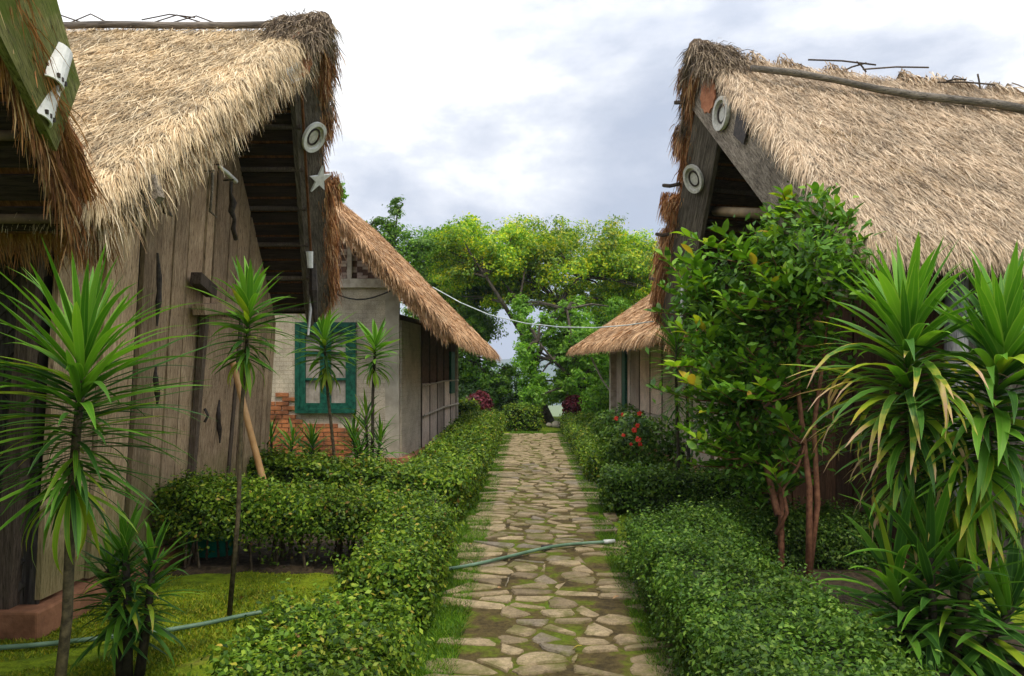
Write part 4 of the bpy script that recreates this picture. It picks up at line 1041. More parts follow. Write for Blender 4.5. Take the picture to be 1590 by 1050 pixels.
    for i in range(k + 1):
        c = s0 + dr * (c0 + pw * i) + outv * .012; mb = MB(); mb.box(c + Vector((0, 0, 1.3)), (.045, .03, 2.2), RM); mb.build('bamboo_post', M['frame_dark'], sw)
    for z in (.85, 1.38):
        a, b_ = s0 + dr * c0 + outv * .075, s1 + outv * .075; mb = MB(); mb.tube([a + Vector((0, 0, z - .06)), (a + b_) / 2 + Vector((0, 0, z)), b_ + Vector((0, 0, z))], .022 if z < 1 else .016, 6); mb.build('bamboo_rail', M['pole_pale'], sw)
    mb = MB(); mb.box(s1 - dr * .08 + outv * .05 + Vector((0, 0, 1.2)), (.09, .06, 2.3), RM); mb.build('corner_post', M['pole_pale'], sw)
    mb = MB(); mb.box(s1 - dr * .6 + outv * .04 + Vector((0, 0, 1.55)), (.45, .05, .9), RM); mb.build('shutter', M['green_paint'], sw, label='green shutter at the far end')
    # footing of brick
    mb = MB(); mb.box(mid + outv * .06 + Vector((0, 0, .10)), (L + .1, .25, .22), RM); mb.box(((x0 + x1) / 2, yw - .04, .10), (x1 - x0, .2, .22)); mb.build('footing', M['plinth'], root)
    mb = MB(); mb.box((-3.8, 17.5, 1.4), (3.9, .06, 2.6)); mb.box((x0, 14.9, 1.4), (.06, 5.2, 2.6)); mb.build('rear_wall', M['weave'], root)
woven_house()

# ================================================================== RIGHT PLANK HOUSE
def right_house():
    root = empty('plank_house', (4.8, 7.2, 0), 'large thatched house with dark brown plank wall on the right, gable open toward the path', 'house', 'thatched houses')
    A = Vector((1.76, 7.5, 4.62)); Nf = Vector((2.30, 5.25, 2.50)); Ff = Vector((1.72, 9.6, 2.30)); d = Vector((.978, .208, -.03))
    r, n1_, n2_ = roof(root, A, Nf, Ff, d, 4.8, 120000, 13000, ('tb', 'straw_r', 'tb_red', 'straw_red'), seed=51, Ls=.30, wd=.0048, cap=(3500, .22), pmat='frame_dark', th=.14, th2=.30, capmesh=True, endn=9500, nearL=.2, capfar=.8)
    o = Vector((-1, -.12, 0)).normalized()
    rr = random.Random(5)
    # pole lying on the near slope just below the ridge
    a = P(1165, 108, 7.12); b_ = P(1600, 175, 7.75)
    mb = MB(); mb.tube([a.lerp(b_, t) + Vector((0, -.03, .02 * math.sin(t * 9))) for t in lin(0, 1, 8)], [.03, .035, .03, .036, .04, .04, .045, .045], 8); mb.build('ridge_pole', M['pole_dark'], r, smooth=True)
    for (x0, y0, x1, y1) in ((1255, 93, 1360, 101), (1300, 115, 1345, 98), (1340, 108, 1442, 105), (1330, 96, 1345, 112), (1455, 128, 1545, 132), (1518, 115, 1522, 138), (1470, 126, 1500, 124)):
        p, q = P(x0, y0, 7.9), P(x1, y1, 7.95); mb = MB(); mb.tube([p, (p + q) / 2 + Vector((0, 0, .015)), q], .009, 5); mb.build('twig', M['frame_dark'], r)
    # ridge tufts
    rs = np.random.RandomState(9); parts = []; rn = []
    for k in range(16):
        c = A + d * rr.uniform(.3, 4.2) + Vector((0, .03, .02)); V, F, q = ridge_cap(c, c + d * .25, (Nf - A).normalized(), (Ff - A).normalized(), rs, 160, .2, .010, .2, .10); parts.append((V, F)); rn.append(q)
    V, F = merge(parts); link('ridge_tufts', npmesh('ridge_tufts', V, F, np.concatenate(rn)), M['straw_r'], r, kind='stuff')
    # boards
    A1 = A + o * .03
    bN, t, wv = barge(root, A1, Nf + o * .03, o, .40, 'board_near', drop=.06, label='wide grey bargeboard sloping toward the camera')
    def on(s, w_, out=.05): return A1.lerp(Nf + o * .03, s) + wv * w_ + o * out
    nb = (Nf - A1).cross(wv).normalized(); nb = nb if nb.x < 0 else -nb; up = Vector((0, 0, 1))
    disc(bN, on(.25, .20), nb, up, .125, .14, 'offwhite', .015, name='disc_ornament'); ring(bN, on(.25, .20, .068), nb, up, .14, .155, .22, 'offwhite'); ring(bN, on(.25, .20, .068), nb, up, .08, .09, .2, 'iron', .01)
    mb = MB(); mb.prism([on(.33, .02, .06), on(.42, .04, .06), on(.43, .22, .06), on(.36, .24, .06)], o * .02); mb.build('iron_plate_ornament', M['iron'], bN)
    bF, t, wv2 = barge(root, A + o * .13, Ff + o * .13, o, .38, 'board', drop=.14, splay=.6, label='grey bargeboard of the far rake with ring')
    def onf(s, w_, out=.05): return (A + o * .13).lerp(Ff + o * .13, s) + wv2 * (w_ + .14) + o * out
    nf_ = (Ff - A1).cross(wv2).normalized(); nf_ = nf_ if nf_.x < 0 else -nf_
    disc(bF, P(1101, 148, 7.25), Vector((-.85, -.5, 0)), up, .09, .155, 'terra', cog=True, n=22, name='cog_ornament')
    disc(bF, onf(.36, .18), nf_, up, .12, .13, 'offwhite', .015, name='disc_ornament'); ring(bF, onf(.36, .18, .068), nf_, up, .14, .15, .22, 'offwhite'); ring(bF, onf(.36, .18, .068), nf_, up, .08, .085, .2, 'iron', .01)
    for s in (.12, .42, .62, .82):
        p = onf(s, -.08, .02); mb = MB(); mb.tube([p, p + Vector((-.09, .1, .0)), p + Vector((-.14, .2, .03))], .022, 5); mb.build('rafter_end', M['frame_dark'], bF)
    mb = MB(); q = onf(.80, .3, .07); mb.tube([q + Vector((0, 0, .35)), q, q + Vector((0, .05, -.4))], [.012, .022, .012], 6); mb.build('pale_hanging_strip', M['white'], bF)
    # beam across the open gable
    mb = MB(); mb.tube([P(1082, 326, 8.9), P(1200, 333, 6.9)], .05, 8); mb.build('tie_beam', M['bamboo'], root, smooth=True)
    # plank wall facing the path
    p0 = Vector((3.05, 5.65, 0)); p1 = Vector((2.48, 9.3, 0)); dr = (p1 - p0).normalized(); outv = Vector((-dr.y, dr.x, 0)); L = (p1 - p0).length
    outv = outv if outv.x < 0 else -outv
    def top(t):
        y = p0.y + (p1.y - p0.y) * t
        if y < 7.6: return Nf.z + (y - 5.35) / 2.2 * (A.z - Nf.z) - .32
        return A.z + (y - 7.6) / 2.1 * (Ff.z - A.z) - .36
    plankwall(root, 'wall', p0, p1, .1, top, (0, 0, 0), (.15, .28), 'plank_brown', seed=15, outv=outv)
    mb = MB(); mb.tube([(3.06, 5.56, -.02), (3.07, 5.56, 1.2), (3.08, 5.56, 2.5)], [.085, .08, .075], 12); mb.build('corner_post', M['post_grey'], root, smooth=True)
    # front wall: woven diagonal strips with rails
    d2 = Vector((.978, .208, 0)); f0 = Vector((3.16, 5.62, 0)); fo = Vector((.208, -.978, 0)); RM = Matrix.Rotation(math.atan2(.208, .978), 3, 'Z')
    mb = MB(); mb.box(f0 + d2 * 2.4 + Vector((0, 0, 1.25)), (4.8, .04, 2.4), RM); fw = mb.build('front_wall', M['lattice'], root)
    for i in range(34):
        x = .06 + i * .075
        for (zc, sg) in ((1.55, 1), (.42, -1)):
            if zc < 1 and i % 2: continue
            mb = MB(); mb.box(f0 + d2 * x + fo * (.03 if zc > 1 else .035) + Vector((0, 0, zc)), (.045, .018, 1.25 if zc > 1 else .85), RM @ Matrix.Rotation(.62 * sg, 3, 'Y')); mb.build('woven_strip', M['lattice'], fw)
    for z in (.93, 2.3):
        mb = MB(); mb.box(f0 + d2 * 2.4 + fo * .06 + Vector((0, 0, z)), (4.7, .05, .09), RM); mb.build('rail', M['frame_dark'], fw)
    mb = MB(); mb.box((5.6, 9.85, 1.2), (6.1, .06, 2.3), RM); mb.box((8.0, 7.6, 1.2), (.06, 3.8, 2.3), RM); mb.build('rear_wall', M['lattice'], root)
    mb = MB(); mb.box(p0 + dr * L / 2 + outv * .05 + Vector((0, 0, .04)), (L + .1, .3, .14), Matrix.Rotation(math.atan2(dr.y, dr.x), 3, 'Z')); mb.build('plinth', M['plinth'], root)
right_house()

# ================================================================== RIGHT SMALL HOUSE
def right_small():
    root = empty('woven_house', (4.2, 15, 0), 'small thatched house with bamboo wall behind the red flowers, right of the path', 'house', 'thatched houses')
    A = Vector((4.3, 10.25, 3.85)); E = Vector((1.78, 10.25, 2.12)); W = Vector((6.9, 10.25, 2.1)); d = Vector((-.61, 10.2, .06))
    r, n1_, n2_ = roof(root, A, E, W, d, d.length, 40000, 1200, ('tb_tan', 'straw_tan', 'tb_tan', 'straw_tan'), seed=61, Ls=.32, wd=.012, th=.2, cap=(600, .3), edge1=True, purlins=5)
    s0 = Vector((2.60, 10.9, 0)); s1 = Vector((2.12, 18.9, 0)); dr = (s1 - s0).normalized(); L = (s1 - s0).length; outv = Vector((-dr.y, dr.x, 0)); outv = outv if outv.x < 0 else -outv
    RM = Matrix.Rotation(math.atan2(dr.y, dr.x), 3, 'Z'); mid = s0 + dr * L / 2
    mb = MB(); mb.box(mid - outv * .05 + Vector((0, 0, 1.25)), (L, .06, 2.4), RM); sw = mb.build('side_wall', M['plaster'], root)
    k = 8; pw = L / k
    for i in range(k):
        c = s0 + dr * pw * (i + .5)
        mt = 'panel_rose' if i > 3 else 'plaster'
        mb = MB(); mb.box(c + Vector((0, 0, 1.55)), (pw - .08, .04, 1.55), RM); mb.build('bamboo_panel', M['panel_rose' if i > 2 else 'weave'], sw)
        mb = MB(); mb.box(c + Vector((0, 0, .45)), (pw - .08, .045, .62), RM); mb.build('lower_panel', M['plaster'], sw)
    for i in range(k + 1):
        c = s0 + dr * pw * i + outv * .012; mb = MB(); mb.box(c + Vector((0, 0, 1.2)), (.06, .035, 2.3), RM); mb.build('bamboo_post', M['pole_pale' if i in (k, 6) else 'frame_dark'], sw)
    c = s1 - dr * 1.5 + outv * .05; mb = MB(); mb.box(c + Vector((0, 0, 1.4)), (.35, .06, 1.7), RM); mb.build('shutter', M['green_paint'], sw, label='narrow green shutter beside the corner post')
    c = s1 - dr * .15 + outv * .08; mb = MB(); mb.box(c + Vector((0, 0, 1.2)), (.2, .16, 2.4), RM); mb.build('corner_post', M['pole_pale'], root)
    mb = MB(); mb.box(mid + outv * .08 + Vector((0, 0, .07)), (L + .1, .3, .16), RM); mb.build('footing', M['plinth'], root)
    mb = MB(); mb.box((4.4, 10.93, 1.3), (3.6, .06, 2.5)); mb.box((4.0, 18.9, 1.3), (3.8, .06, 2.5)); mb.box((6.2, 14.9, 1.3), (.06, 8, 2.5)); mb.build('rear_wall', M['plaster'], root)
    # gable closure
    mb = MB(); mb.prism([(2.6, 10.95, 2.5), (4.28, 10.95, 3.55), (6.1, 10.95, 2.5)], (0, .05, 0)); mb.build('gable_wall', M['weave_dark'], root)
right_small()

# ------------------------------------------------------------------ cable across the path
def cable():
    a = P(672, 448, 11.9); b_ = P(1012, 500, 9.6)
    ctrl = [P(672, 446, 11.6), P(715, 470, 11.3), P(760, 489, 11.0), P(815, 502, 10.7), P(870, 508, 10.4), P(925, 509, 10.1), P(975, 505, 9.85), P(1015, 499, 9.6)]
    root = MB(); root.tube(ctrl, .0075, 6); tag(root.build('cable', M['cable'], smooth=True), 'pale sagging cable strung across the path between two thatched roofs', 'cable')
    c2 = [P(918, 555, 19.0), P(935, 590, 18.8), P(948, 608, 18.7), P(958, 612, 18.6)]
    mb = MB(); mb.tube(c2, .022, 5); tag(mb.build('cable', M['pole_pale'], smooth=True), 'short thin line sloping from small roof eave to its corner post', 'cable')
cable()

# ------------------------------------------------------------------ hose
def hose():
    pts = [(-3.7, 4.28), (-3.0, 4.39), (-2.4, 4.55), (-2.05, 4.78), (-1.77, 4.99), (-1.35, 5.15), (-1.1, 5.6), (-.89, 5.9), (-.52, 6.17), (-.2, 6.44), (.16, 6.75), (.45, 6.93), (.70, 7.03)]
    V = [Vector((x, y, .045 if -.5 < x else .03)) for x, y in pts]
    # catmull-rom
    out_ = []
    for i in range(len(V) - 1):
        p0, p1, p2, p3 = V[max(i - 1, 0)], V[i], V[i + 1], V[min(i + 2, len(V) - 1)]
        for k in range(5):
            t = k / 5; out_.append(.5 * ((2 * p1) + (p2 - p0) * t + (2 * p0 - 5 * p1 + 4 * p2 - p3) * t * t + (3 * p1 - p0 - 3 * p2 + p3) * t ** 3))
    out_.append(V[-1])
    for p in out_: p.z += .006 * math.sin(p.x * 7)
    root = empty('garden_hose', (-.5, 6.2, 0), 'green garden hose snaking through the left bed and across the stone path', 'hose')
    mb = MB(); mb.tube(out_, .0145, 8); mb.build('tube', M['hose'], root, smooth=True)
    e = V[-1]; dd = (V[-1] - V[-2]).normalized(); mb = MB(); mb.tube([e - dd * .02, e + dd * .09], .02, 10); mb.build('fitting', M['hose_end'], root, smooth=True)
    mb = MB(); q = Vector((.17, 6.79, .05)); mb.tube([q - dd * .06, q + dd * .04], .019, 8); mb.build('joint', M['iron'], root, smooth=True)
hose()
# basin and bamboo stick
def small_things():
    root = empty('basin', (-2.62, 6.75, 0), 'green plastic basin half hidden behind the hedge stems at left', 'basin')
    V = []; F = []; n = 22; prof = [(.20, 0.02), (.25, .24), (.27, .25), (.26, .235), (.20, .05), (.0, .045)]
    for (r_, z) in prof:
        for i in range(n): a = 2 * math.pi * i / n; V.append((-2.70 + r_ * math.cos(a), 6.62 + r_ * .7 * math.sin(a), z * 1.25))
    for l in range(len(prof) - 1):
        for i in range(n): j = (i + 1) % n; F.append((l * n + i, l * n + j, (l + 1) * n + j, (l + 1) * n + i))
    link('bowl', pydata('bowl', V, F), M['basin'], root, smooth=True)
    mb = MB(); a = Vector((-2.82, 7.36, 1.68)); g = Vector((-2.38, 7.32, 0))
    mb.tube([g, g.lerp(a, .3) + Vector((.006, 0, 0)), g.lerp(a, .6), a], [.035, .033, .03, .028], 10)
    st = mb.build('bamboo_stick', M['bamboo_orange'], smooth=True); tag(st, 'orange bamboo stick leaning against the plank wall behind the hedge', 'stick')
small_things()

# ------------------------------------------------------------------ rosette plants
rosette_at('tall strap-leaved plant nearest the camera at left, long arching leaves above a bare stem', 0, (131, 548), (104, 880), 3.35, 225, 230, 215, wd=.055, seed=1, stem_r=.022, elev_bot=-35, lowfrac=.05)
rosette_at('slender strap-leaved plant on a thin stem before the plank wall, left of the orange stick', 0, (388, 470), (366, 800), 5.05, 95, 110, 96, wd=.10, seed=2, stem_r=.015, elev_bot=-50, lowfrac=.08)
rosette_at('strap-leaved plant standing in front of the green window', 0, (503, 520), (515, 680), 9.5, 62, 85, 72, wd=.11, seed=3, stem_r=.02)
rosette_at('thin strap-leaved plant before the white corner, right of the green window', 0, (583, 530), (577, 690), 9.8, 50, 80, 56, wd=.11, seed=4, stem_r=.022, stem_mat='stem_dark', elev_bot=-45)
rosette_at('tall strap-leaved plant with brown curled leaf tips before the right plank wall', 0, (1408, 505), (1420, 900), 4.35, 265, 296, 182, wd=.078, seed=5, stem_r=.026, style='tips', elev_bot=-60, lowfrac=.08)
rosette_at('lush strap-leaved plant cut by the right edge of the frame', 0, (1562, 520), (1500, 900), 4.1, 280, 280, 180, wd=.095, style='lush', seed=6, stem_r=.028, elev_bot=-50, lowfrac=.16)
rosette_at('fine-leaved plant on two thin stems beside the small right house', 0, (1050, 520), (1052, 700), 9.0, 120, 170, 62, wd=.055, seed=7, stem_r=.018, stem_mat='stem_dark', elev_bot=-25, lowfrac=.02, elev_top=60)
def clump(label, cx, cy, heads, n, L, wd, seed, style='mid', group='strap-leaved plants in the beds'):
    rr = random.Random(seed); root = empty('strap_leaf_clump', (cx, cy, 0), label, 'plant', group); inv = world_of(root).inverted()
    for (hx, hy, hz, cl) in heads:
        b = Vector((cx + hx * .4, cy + hy * .4, -.02)); tp = Vector((cx + hx, cy + hy, hz))
        mb = MB(); mb.tube([b, b.lerp(tp, .5) + Vector((.01, 0, 0)), tp], [.028, .022, .016], 7); mb.build('stem', M['stem_dark'], root, smooth=True)
        m_ = n // len(heads)
        for i in range(m_):
            t = (i + .5) / m_; az_ = i * 2.39996 + rr.uniform(-.3, .3); p = tp - (tp - b).normalized() * cl * t
            e = math.radians(82 - 105 * t ** .8 + rr.uniform(-12, 12)); mt = 'dr_top' if rr.random() < (.35 if t < .3 else .12) else 'dr_mid'
            if rr.random() < .06: mt = 'dr_low'
            put_leaf(root, inv, p, az_, e, L * rr.uniform(.7, 1.15), strap(rr.choice([0, 1, 1, 2, 2, 3]), wd, mt), rr.uniform(-.3, .3))
    return root
clump('dark bushy strap-leaved plant low at left before the brick plinth', -2.08, 4.02, [(-.02, 0, .70, .40), (.10, .05, .60, .36), (-.12, .04, .56, .36)], 250, .27, .095, 11)
clump('dark strap-leaved clump on the ground before the white corner of the woven house', -2.08, 9.9, [(0, 0, 1.02, .6), (.16, .1, .72, .4), (-.18, .05, .74, .4), (-.05, -.15, .62, .4)], 230, .42, .07, 12)
clump('small bright clump between the window plants behind the hedge', -2.72, 9.7, [(0, 0, .72, .3)], 56, .36, .08, 13)
clump('low dark clump at the far left bed beneath the green window', -3.3, 9.9, [(0, 0, .75, .3), (.25, .1, .68, .3), (.5, .1, .6, .3)], 100, .38, .08, 14)
clump('large spreading strap-leaved clump at the lower right corner', 2.16, 4.15, [(0, 0, .62, .55), (.22, .05, .55, .5), (-.16, .08, .42, .38), (.38, -.1, .36, .34)], 250, .58, .085, 15)
clump('small strap-leaved tuft at the foot of the far right stems', 2.0, 9.9, [(0, 0, .34, .3)], 46, .36, .08, 16)
# second thin stem by the fine-leaved plant belongs to a slim neighbour
rosette_at('slim dark-stemmed plant just right of the fine-leaved plant', 0, (1068, 560), (1068, 700), 9.2, 60, 60, 50, wd=.06, seed=17, stem_r=.02, stem_mat='stem_dark', elev_bot=-30, lowfrac=.05)

# ------------------------------------------------------------------ big oval-leaved shrub on the right
def oval_mesh(wd=.42, seg=4, bend=.35):
    V = []; F = []; uv = []; x = z = 0; a = .1
    for i in range(seg + 1):
        t = i / seg; w_ = wd * .5 * math.sin(math.pi * min(1, .06 + t * .94)) ** .8 + .004
        V += [(x, w_, z + w_ * .35), (x, 0, z), (x, -w_, z + w_ * .35)]; uv += [(0, t), (.5, t), (1, t)]
        a -= bend / seg; x += math.cos(a) / seg; z += math.sin(a) / seg
    for i in range(seg):
        for k in (0, 1): F.append((i * 3 + k, i * 3 + k + 1, i * 3 + k + 4, i * 3 + k + 3))
    me = npmesh('oval_leaf', V, F, uv=uv); me.polygons.foreach_set('use_smooth', [True] * len(F)); return me
def shrub():
    rr = random.Random(77); base = Vector((2.12, 6.0, 0)); root = empty('oval_leaf_shrub', base, 'tall oval-leaved shrub on red-brown stems before the right gable', 'shrub'); inv = world_of(root).inverted()
    stems = []
    for (bx, by, tx, ty, Yb, Yt) in ((1213, 885, 1190, 400, 5.9, 6.6), (1256, 895, 1235, 330, 5.8, 6.2), (1254, 880, 1290, 420, 5.9, 6.0), (1208, 800, 1110, 480, 5.9, 6.9), (1205, 830, 1250, 690, 5.95, 5.9)):
        a = P(bx, by, Yb); a.z = -.02 if by > 850 else a.z; b_ = P(tx, ty, Yt); m = a.lerp(b_, .5) + Vector((rr.uniform(-.08, .08), 0, 0)); stems.append([a, a.lerp(b_, .25) + Vector((.03, 0, 0)), m, a.lerp(b_, .75), b_])
    for i, s in enumerate(stems):
        mb = MB(); mb.tube(s, [.028, .024, .018, .013, .007] if i < 4 else [.018, .016, .013, .01, .007], 7); mb.build('stem', M['stem_red'], root, smooth=True)
    meshes = [oval_mesh(.40, 4, .3), oval_mesh(.36, 4, .7), oval_mesh(.46, 4, .1)]
    for m in meshes: m.materials.append(M['shrub'])
    ends = [(1062, 365, 6.6), (1075, 395, 6.5), (1055, 440, 6.7), (1090, 430, 6.4), (1145, 385, 6.1), (1160, 400, 6.0), (1180, 370, 6.0), (1215, 300, 5.9), (1235, 320, 5.8), (1262, 340, 5.7), (1210, 335, 5.9), (1290, 355, 5.7),
            (1310, 345, 5.8), (1050, 505, 6.6), (1085, 500, 6.4), (1040, 570, 6.3), (1060, 590, 6.2), (1090, 640, 6.2), (1080, 680, 6.1), (1120, 460, 6.2), (1150, 480, 6.0), (1185, 430, 5.9), (1220, 420, 5.8), (1260, 400, 5.7),
            (1180, 600, 5.8), (1165, 620, 5.8), (1210, 640, 5.8), (1200, 725, 5.8), (1150, 530, 6.0), (1215, 520, 5.9), (1250, 470, 5.8), (1100, 560, 6.2), (1130, 600, 6.1), (1300, 410, 5.8), (1270, 440, 5.8), (1240, 360, 5.9),
            (1150, 700, 6.1), (1125, 720, 6.2), (1175, 745, 6.1), (1110, 400, 6.4), (1195, 390, 6.1), (1095, 700, 6.3), (1140, 650, 6.1), (1190, 560, 6.0), (1325, 370, 5.9), (1280, 380, 6.0), (1318, 335, 5.2), (1335, 375, 5.15), (1298, 320, 5.3), (1270, 300, 5.4)]
    tw = MB(); cnt = 0; P_, D_ = [], []
    for k, (x, y, Y) in enumerate(ends * 4):
        extra = k >= len(ends)
        e = P(x, y, Y + (rr.uniform(.1, .8) if extra else 0)) + (Vector((rr.uniform(-.22, .22), 0, rr.uniform(-.25, .2))) if extra else Vector())
        if extra and k % 3 == 0: e = P(rr.uniform(1075, 1300), rr.uniform(430, 760), rr.uniform(5.8, 6.6))
        s = min((p for st in stems for p in st[1:]), key=lambda p: (p - e).length + .35 * max(0, p.z - e.z + .1)); 
        m = s.lerp(e, .55) + Vector((0, 0, -.04)); tw.tube([s, m, e], [.008, .006, .003], 4)
        L_ = (e - s).length; nn = max(10, int(L_ / .028)); nn = min(nn, 30)
        for i in range(nn):
            t = .15 + .85 * (i + 1) / nn; p = s.lerp(m, t / .55) if t < .55 else m.lerp(e, (t - .55) / .45)
            dr = (e - m).normalized(); az_ = i * 2.4 + rr.uniform(-.4, .4)
            side = Vector((math.cos(az_), math.sin(az_), .25 + .25 * rr.random())) + dr * (.4 + .5 * (t > .85)); side.normalize()
            ln = rr.uniform(.12, .18) * (1.0 if t < .9 else .8)
            if cnt < 298 and not extra and t > .5:
                o = bpy.data.objects.new('leaf', rr.choice(meshes)); COL.objects.link(o); o.parent = root; o.matrix_parent_inverse = inv; o.location = p; o.scale = (ln,) * 3
                q = side.to_track_quat('X', 'Z'); o.rotation_euler = (q.to_matrix() @ Matrix.Rotation(rr.uniform(-.5, .5), 3, 'X')).to_euler(); cnt += 1
            else:
                P_.append(p + side * ln * .5); D_.append((side, ln))
    tw.build('twigs', M['stem_red'], root, kind='stuff')
    # small dense inner foliage
    rs2 = np.random.RandomState(8); IP = []
    for (x, y, Y, r_, n_) in ((1130, 560, 6.5, .34, 900), (1200, 500, 6.3, .36, 1000), (1170, 660, 6.3, .34, 1000), (1255, 440, 6.1, .33, 800), (1110, 650, 6.7, .28, 600), (1215, 390, 6.3, .3, 700), (1290, 400, 6.0, .26, 500), (1095, 480, 6.8, .28, 500), (1180, 730, 6.2, .22, 350), (1250, 560, 6.2, .3, 600), (1120, 430, 6.7, .25, 400), (1265, 660, 6.2, .22, 250), (1290, 400, 5.15, .22, 420), (1318, 430, 5.1, .17, 200), (1250, 365, 5.5, .22, 380)):
        c_ = np.array(tuple(P(x, y, Y))); q = rs2.normal(size=(n_, 3)) * r_ * .55; IP.append(c_ + q)
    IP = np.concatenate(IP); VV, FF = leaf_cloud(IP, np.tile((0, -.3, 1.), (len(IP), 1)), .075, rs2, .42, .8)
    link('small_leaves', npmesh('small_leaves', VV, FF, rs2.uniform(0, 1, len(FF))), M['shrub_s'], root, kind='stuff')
    # remaining leaves joined
    rs = np.random.RandomState(5); V = []; F = []
    for p, (d_, ln) in zip(P_, D_):
        up = Vector((rs.normal() * .4, rs.normal() * .4, 1)); s = d_.cross(up).normalized() * ln * .2; u2 = s.cross(d_).normalized() * ln * .07
        b = len(V); V += [p - d_ * ln * .5, p - d_ * ln * .1 + s + u2, p + d_ * ln * .22 + s * .8 + u2, p + d_ * ln * .5, p + d_ * ln * .22 - s * .8 + u2, p - d_ * ln * .1 - s + u2, p - d_ * .1 * ln, p + d_ * ln * .22]
        F += [(b, b + 1, b + 6, b + 6), (b, b + 6, b + 5, b + 5)]
    n = len(P_); Vv = np.array([tuple(v) for v in V]); b = (np.arange(n) * 8)[:, None]
    F = np.concatenate([b + [[6, 1, 2, 7]], b + [[5, 6, 7, 4]]], 1).reshape(-1, 4); T = np.concatenate([b + [[0, 1, 6]], b + [[0, 6, 5]], b + [[7, 2, 3]], b + [[7, 3, 4]]], 1).reshape(-1, 3)
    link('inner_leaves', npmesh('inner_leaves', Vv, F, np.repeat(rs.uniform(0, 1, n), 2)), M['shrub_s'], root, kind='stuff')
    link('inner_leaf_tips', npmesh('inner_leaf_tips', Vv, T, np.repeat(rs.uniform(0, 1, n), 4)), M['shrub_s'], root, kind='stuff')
shrub()

# ------------------------------------------------------------------ flowering shrub and small bushes
def bush(name, label, c, r, n, leaf, mat, seed, group=None, cat='bush', core=True, sq=(1, 1, 1), asp=.5):
    rs = np.random.RandomState(seed); c = np.array(c, float); root = empty(name, (c[0], c[1], 0), label, cat, group)
    d = rs.normal(size=(n, 3)); d /= np.linalg.norm(d, axis=1)[:, None]
    rad = r * (.55 + .45 * rs.uniform(0, 1, n) ** .5) * (1 + .35 * noise3(d, 1.7, seed)); p = c + d * rad[:, None] * np.array(sq)
    p = p[p[:, 2] > .02]; d = d[:len(p)]
    nr = (p - c) / (np.linalg.norm(p - c, axis=1)[:, None] + 1e-6) + (0, 0, .4)
    V, F = leaf_cloud(p, nr, leaf, rs, asp, .6); link('foliage', npmesh('foliage', V, F, rs.uniform(0, 1, len(F))), M[mat], root, kind='stuff')
    st = MB(); rr = random.Random(seed)
    for i in range(7):
        a = Vector((c[0] + rr.uniform(-.1, .1) * r, c[1] + rr.uniform(-.1, .1) * r, -.02)); b_ = Vector(tuple(c)) + Vector((rr.uniform(-.6, .6), rr.uniform(-.6, .6), rr.uniform(0, .5))) * r
        st.tube([a, a.lerp(b_, .5), b_], [.02 * r + .006, .014 * r + .004, .004], 5)
    st.build('stems', M['twig'], root)
    return root
fb = bush('flowering_shrub', 'flowering shrub with red blossoms behind the right hedge', P(995, 700, 10.3), .55, 4200, .07, 'hedge_dark', 21, cat='shrub', sq=(1.1, .8, .85))
fb2 = bush('flowering_shrub', 'smaller flowering shrub with two pale red blossoms left of the main red-flowered one', P(965, 668, 12.4), .42, 2400, .07, 'hedge_dark', 22, cat='shrub', sq=(1.1, .8, .9))
def flower(parent, c, r, seed):
    rr = random.Random(seed); mb = MB(); c = Vector(c); V = []; F = []
    for k in range(5):
        a = k * 2 * math.pi / 5 + rr.random(); s = Vector((math.cos(a), -.45, math.sin(a))).normalized(); q = Vector((-math.sin(a), 0, math.cos(a))) * .5
        b = len(V); V += [c, c + s * r * .5 + q * r * .9, c + s * r + q * r * .45 + Vector((0, .02, 0)), c + s * r - q * r * .45 + Vector((0, .02, 0)), c + s * r * .5 - q * r * .9]; F.append((b, b + 1, b + 2, b + 3, b + 4))
    V = [c + (v - c) * .72 for v in V]
    link('blossom', pydata('blossom', V, F), M['petal'], parent)
for i, (x, y, Y, r_) in enumerate(((985, 668, 9.75, .055), (991, 682, 9.7, .06), (994, 690, 9.75, .045), (980, 690, 9.8, .035), (993, 642, 10.0, .05), (968, 676, 9.9, .04), (990, 661, 9.7, .045))): flower(fb, P(x, y, Y), r_, i)
for i, (x, y, Y, r_) in enumerate(((957, 650, 11.9, .055), (967, 644, 11.9, .05))): flower(fb2, P(x, y, Y), r_, i + 20)
bush('maroon_bush', 'round maroon-leaved bush left of the path near the far hedge', (-1.22, 19.3, .72), .34, 1500, .09, 'maroon', 31, 'maroon bushes')
bush('maroon_bush', 'round maroon-leaved bush right of the path end', (1.28, 21.2, .62), .36, 1500, .09, 'maroon', 32, 'maroon bushes', sq=(1.15, 1, .8))
bush('light_green_bush', 'light green bush beside the small right house', (1.95, 20.4, .75), .55, 1600, .12, 'tree_bri', 33, sq=(1, 1, .9))

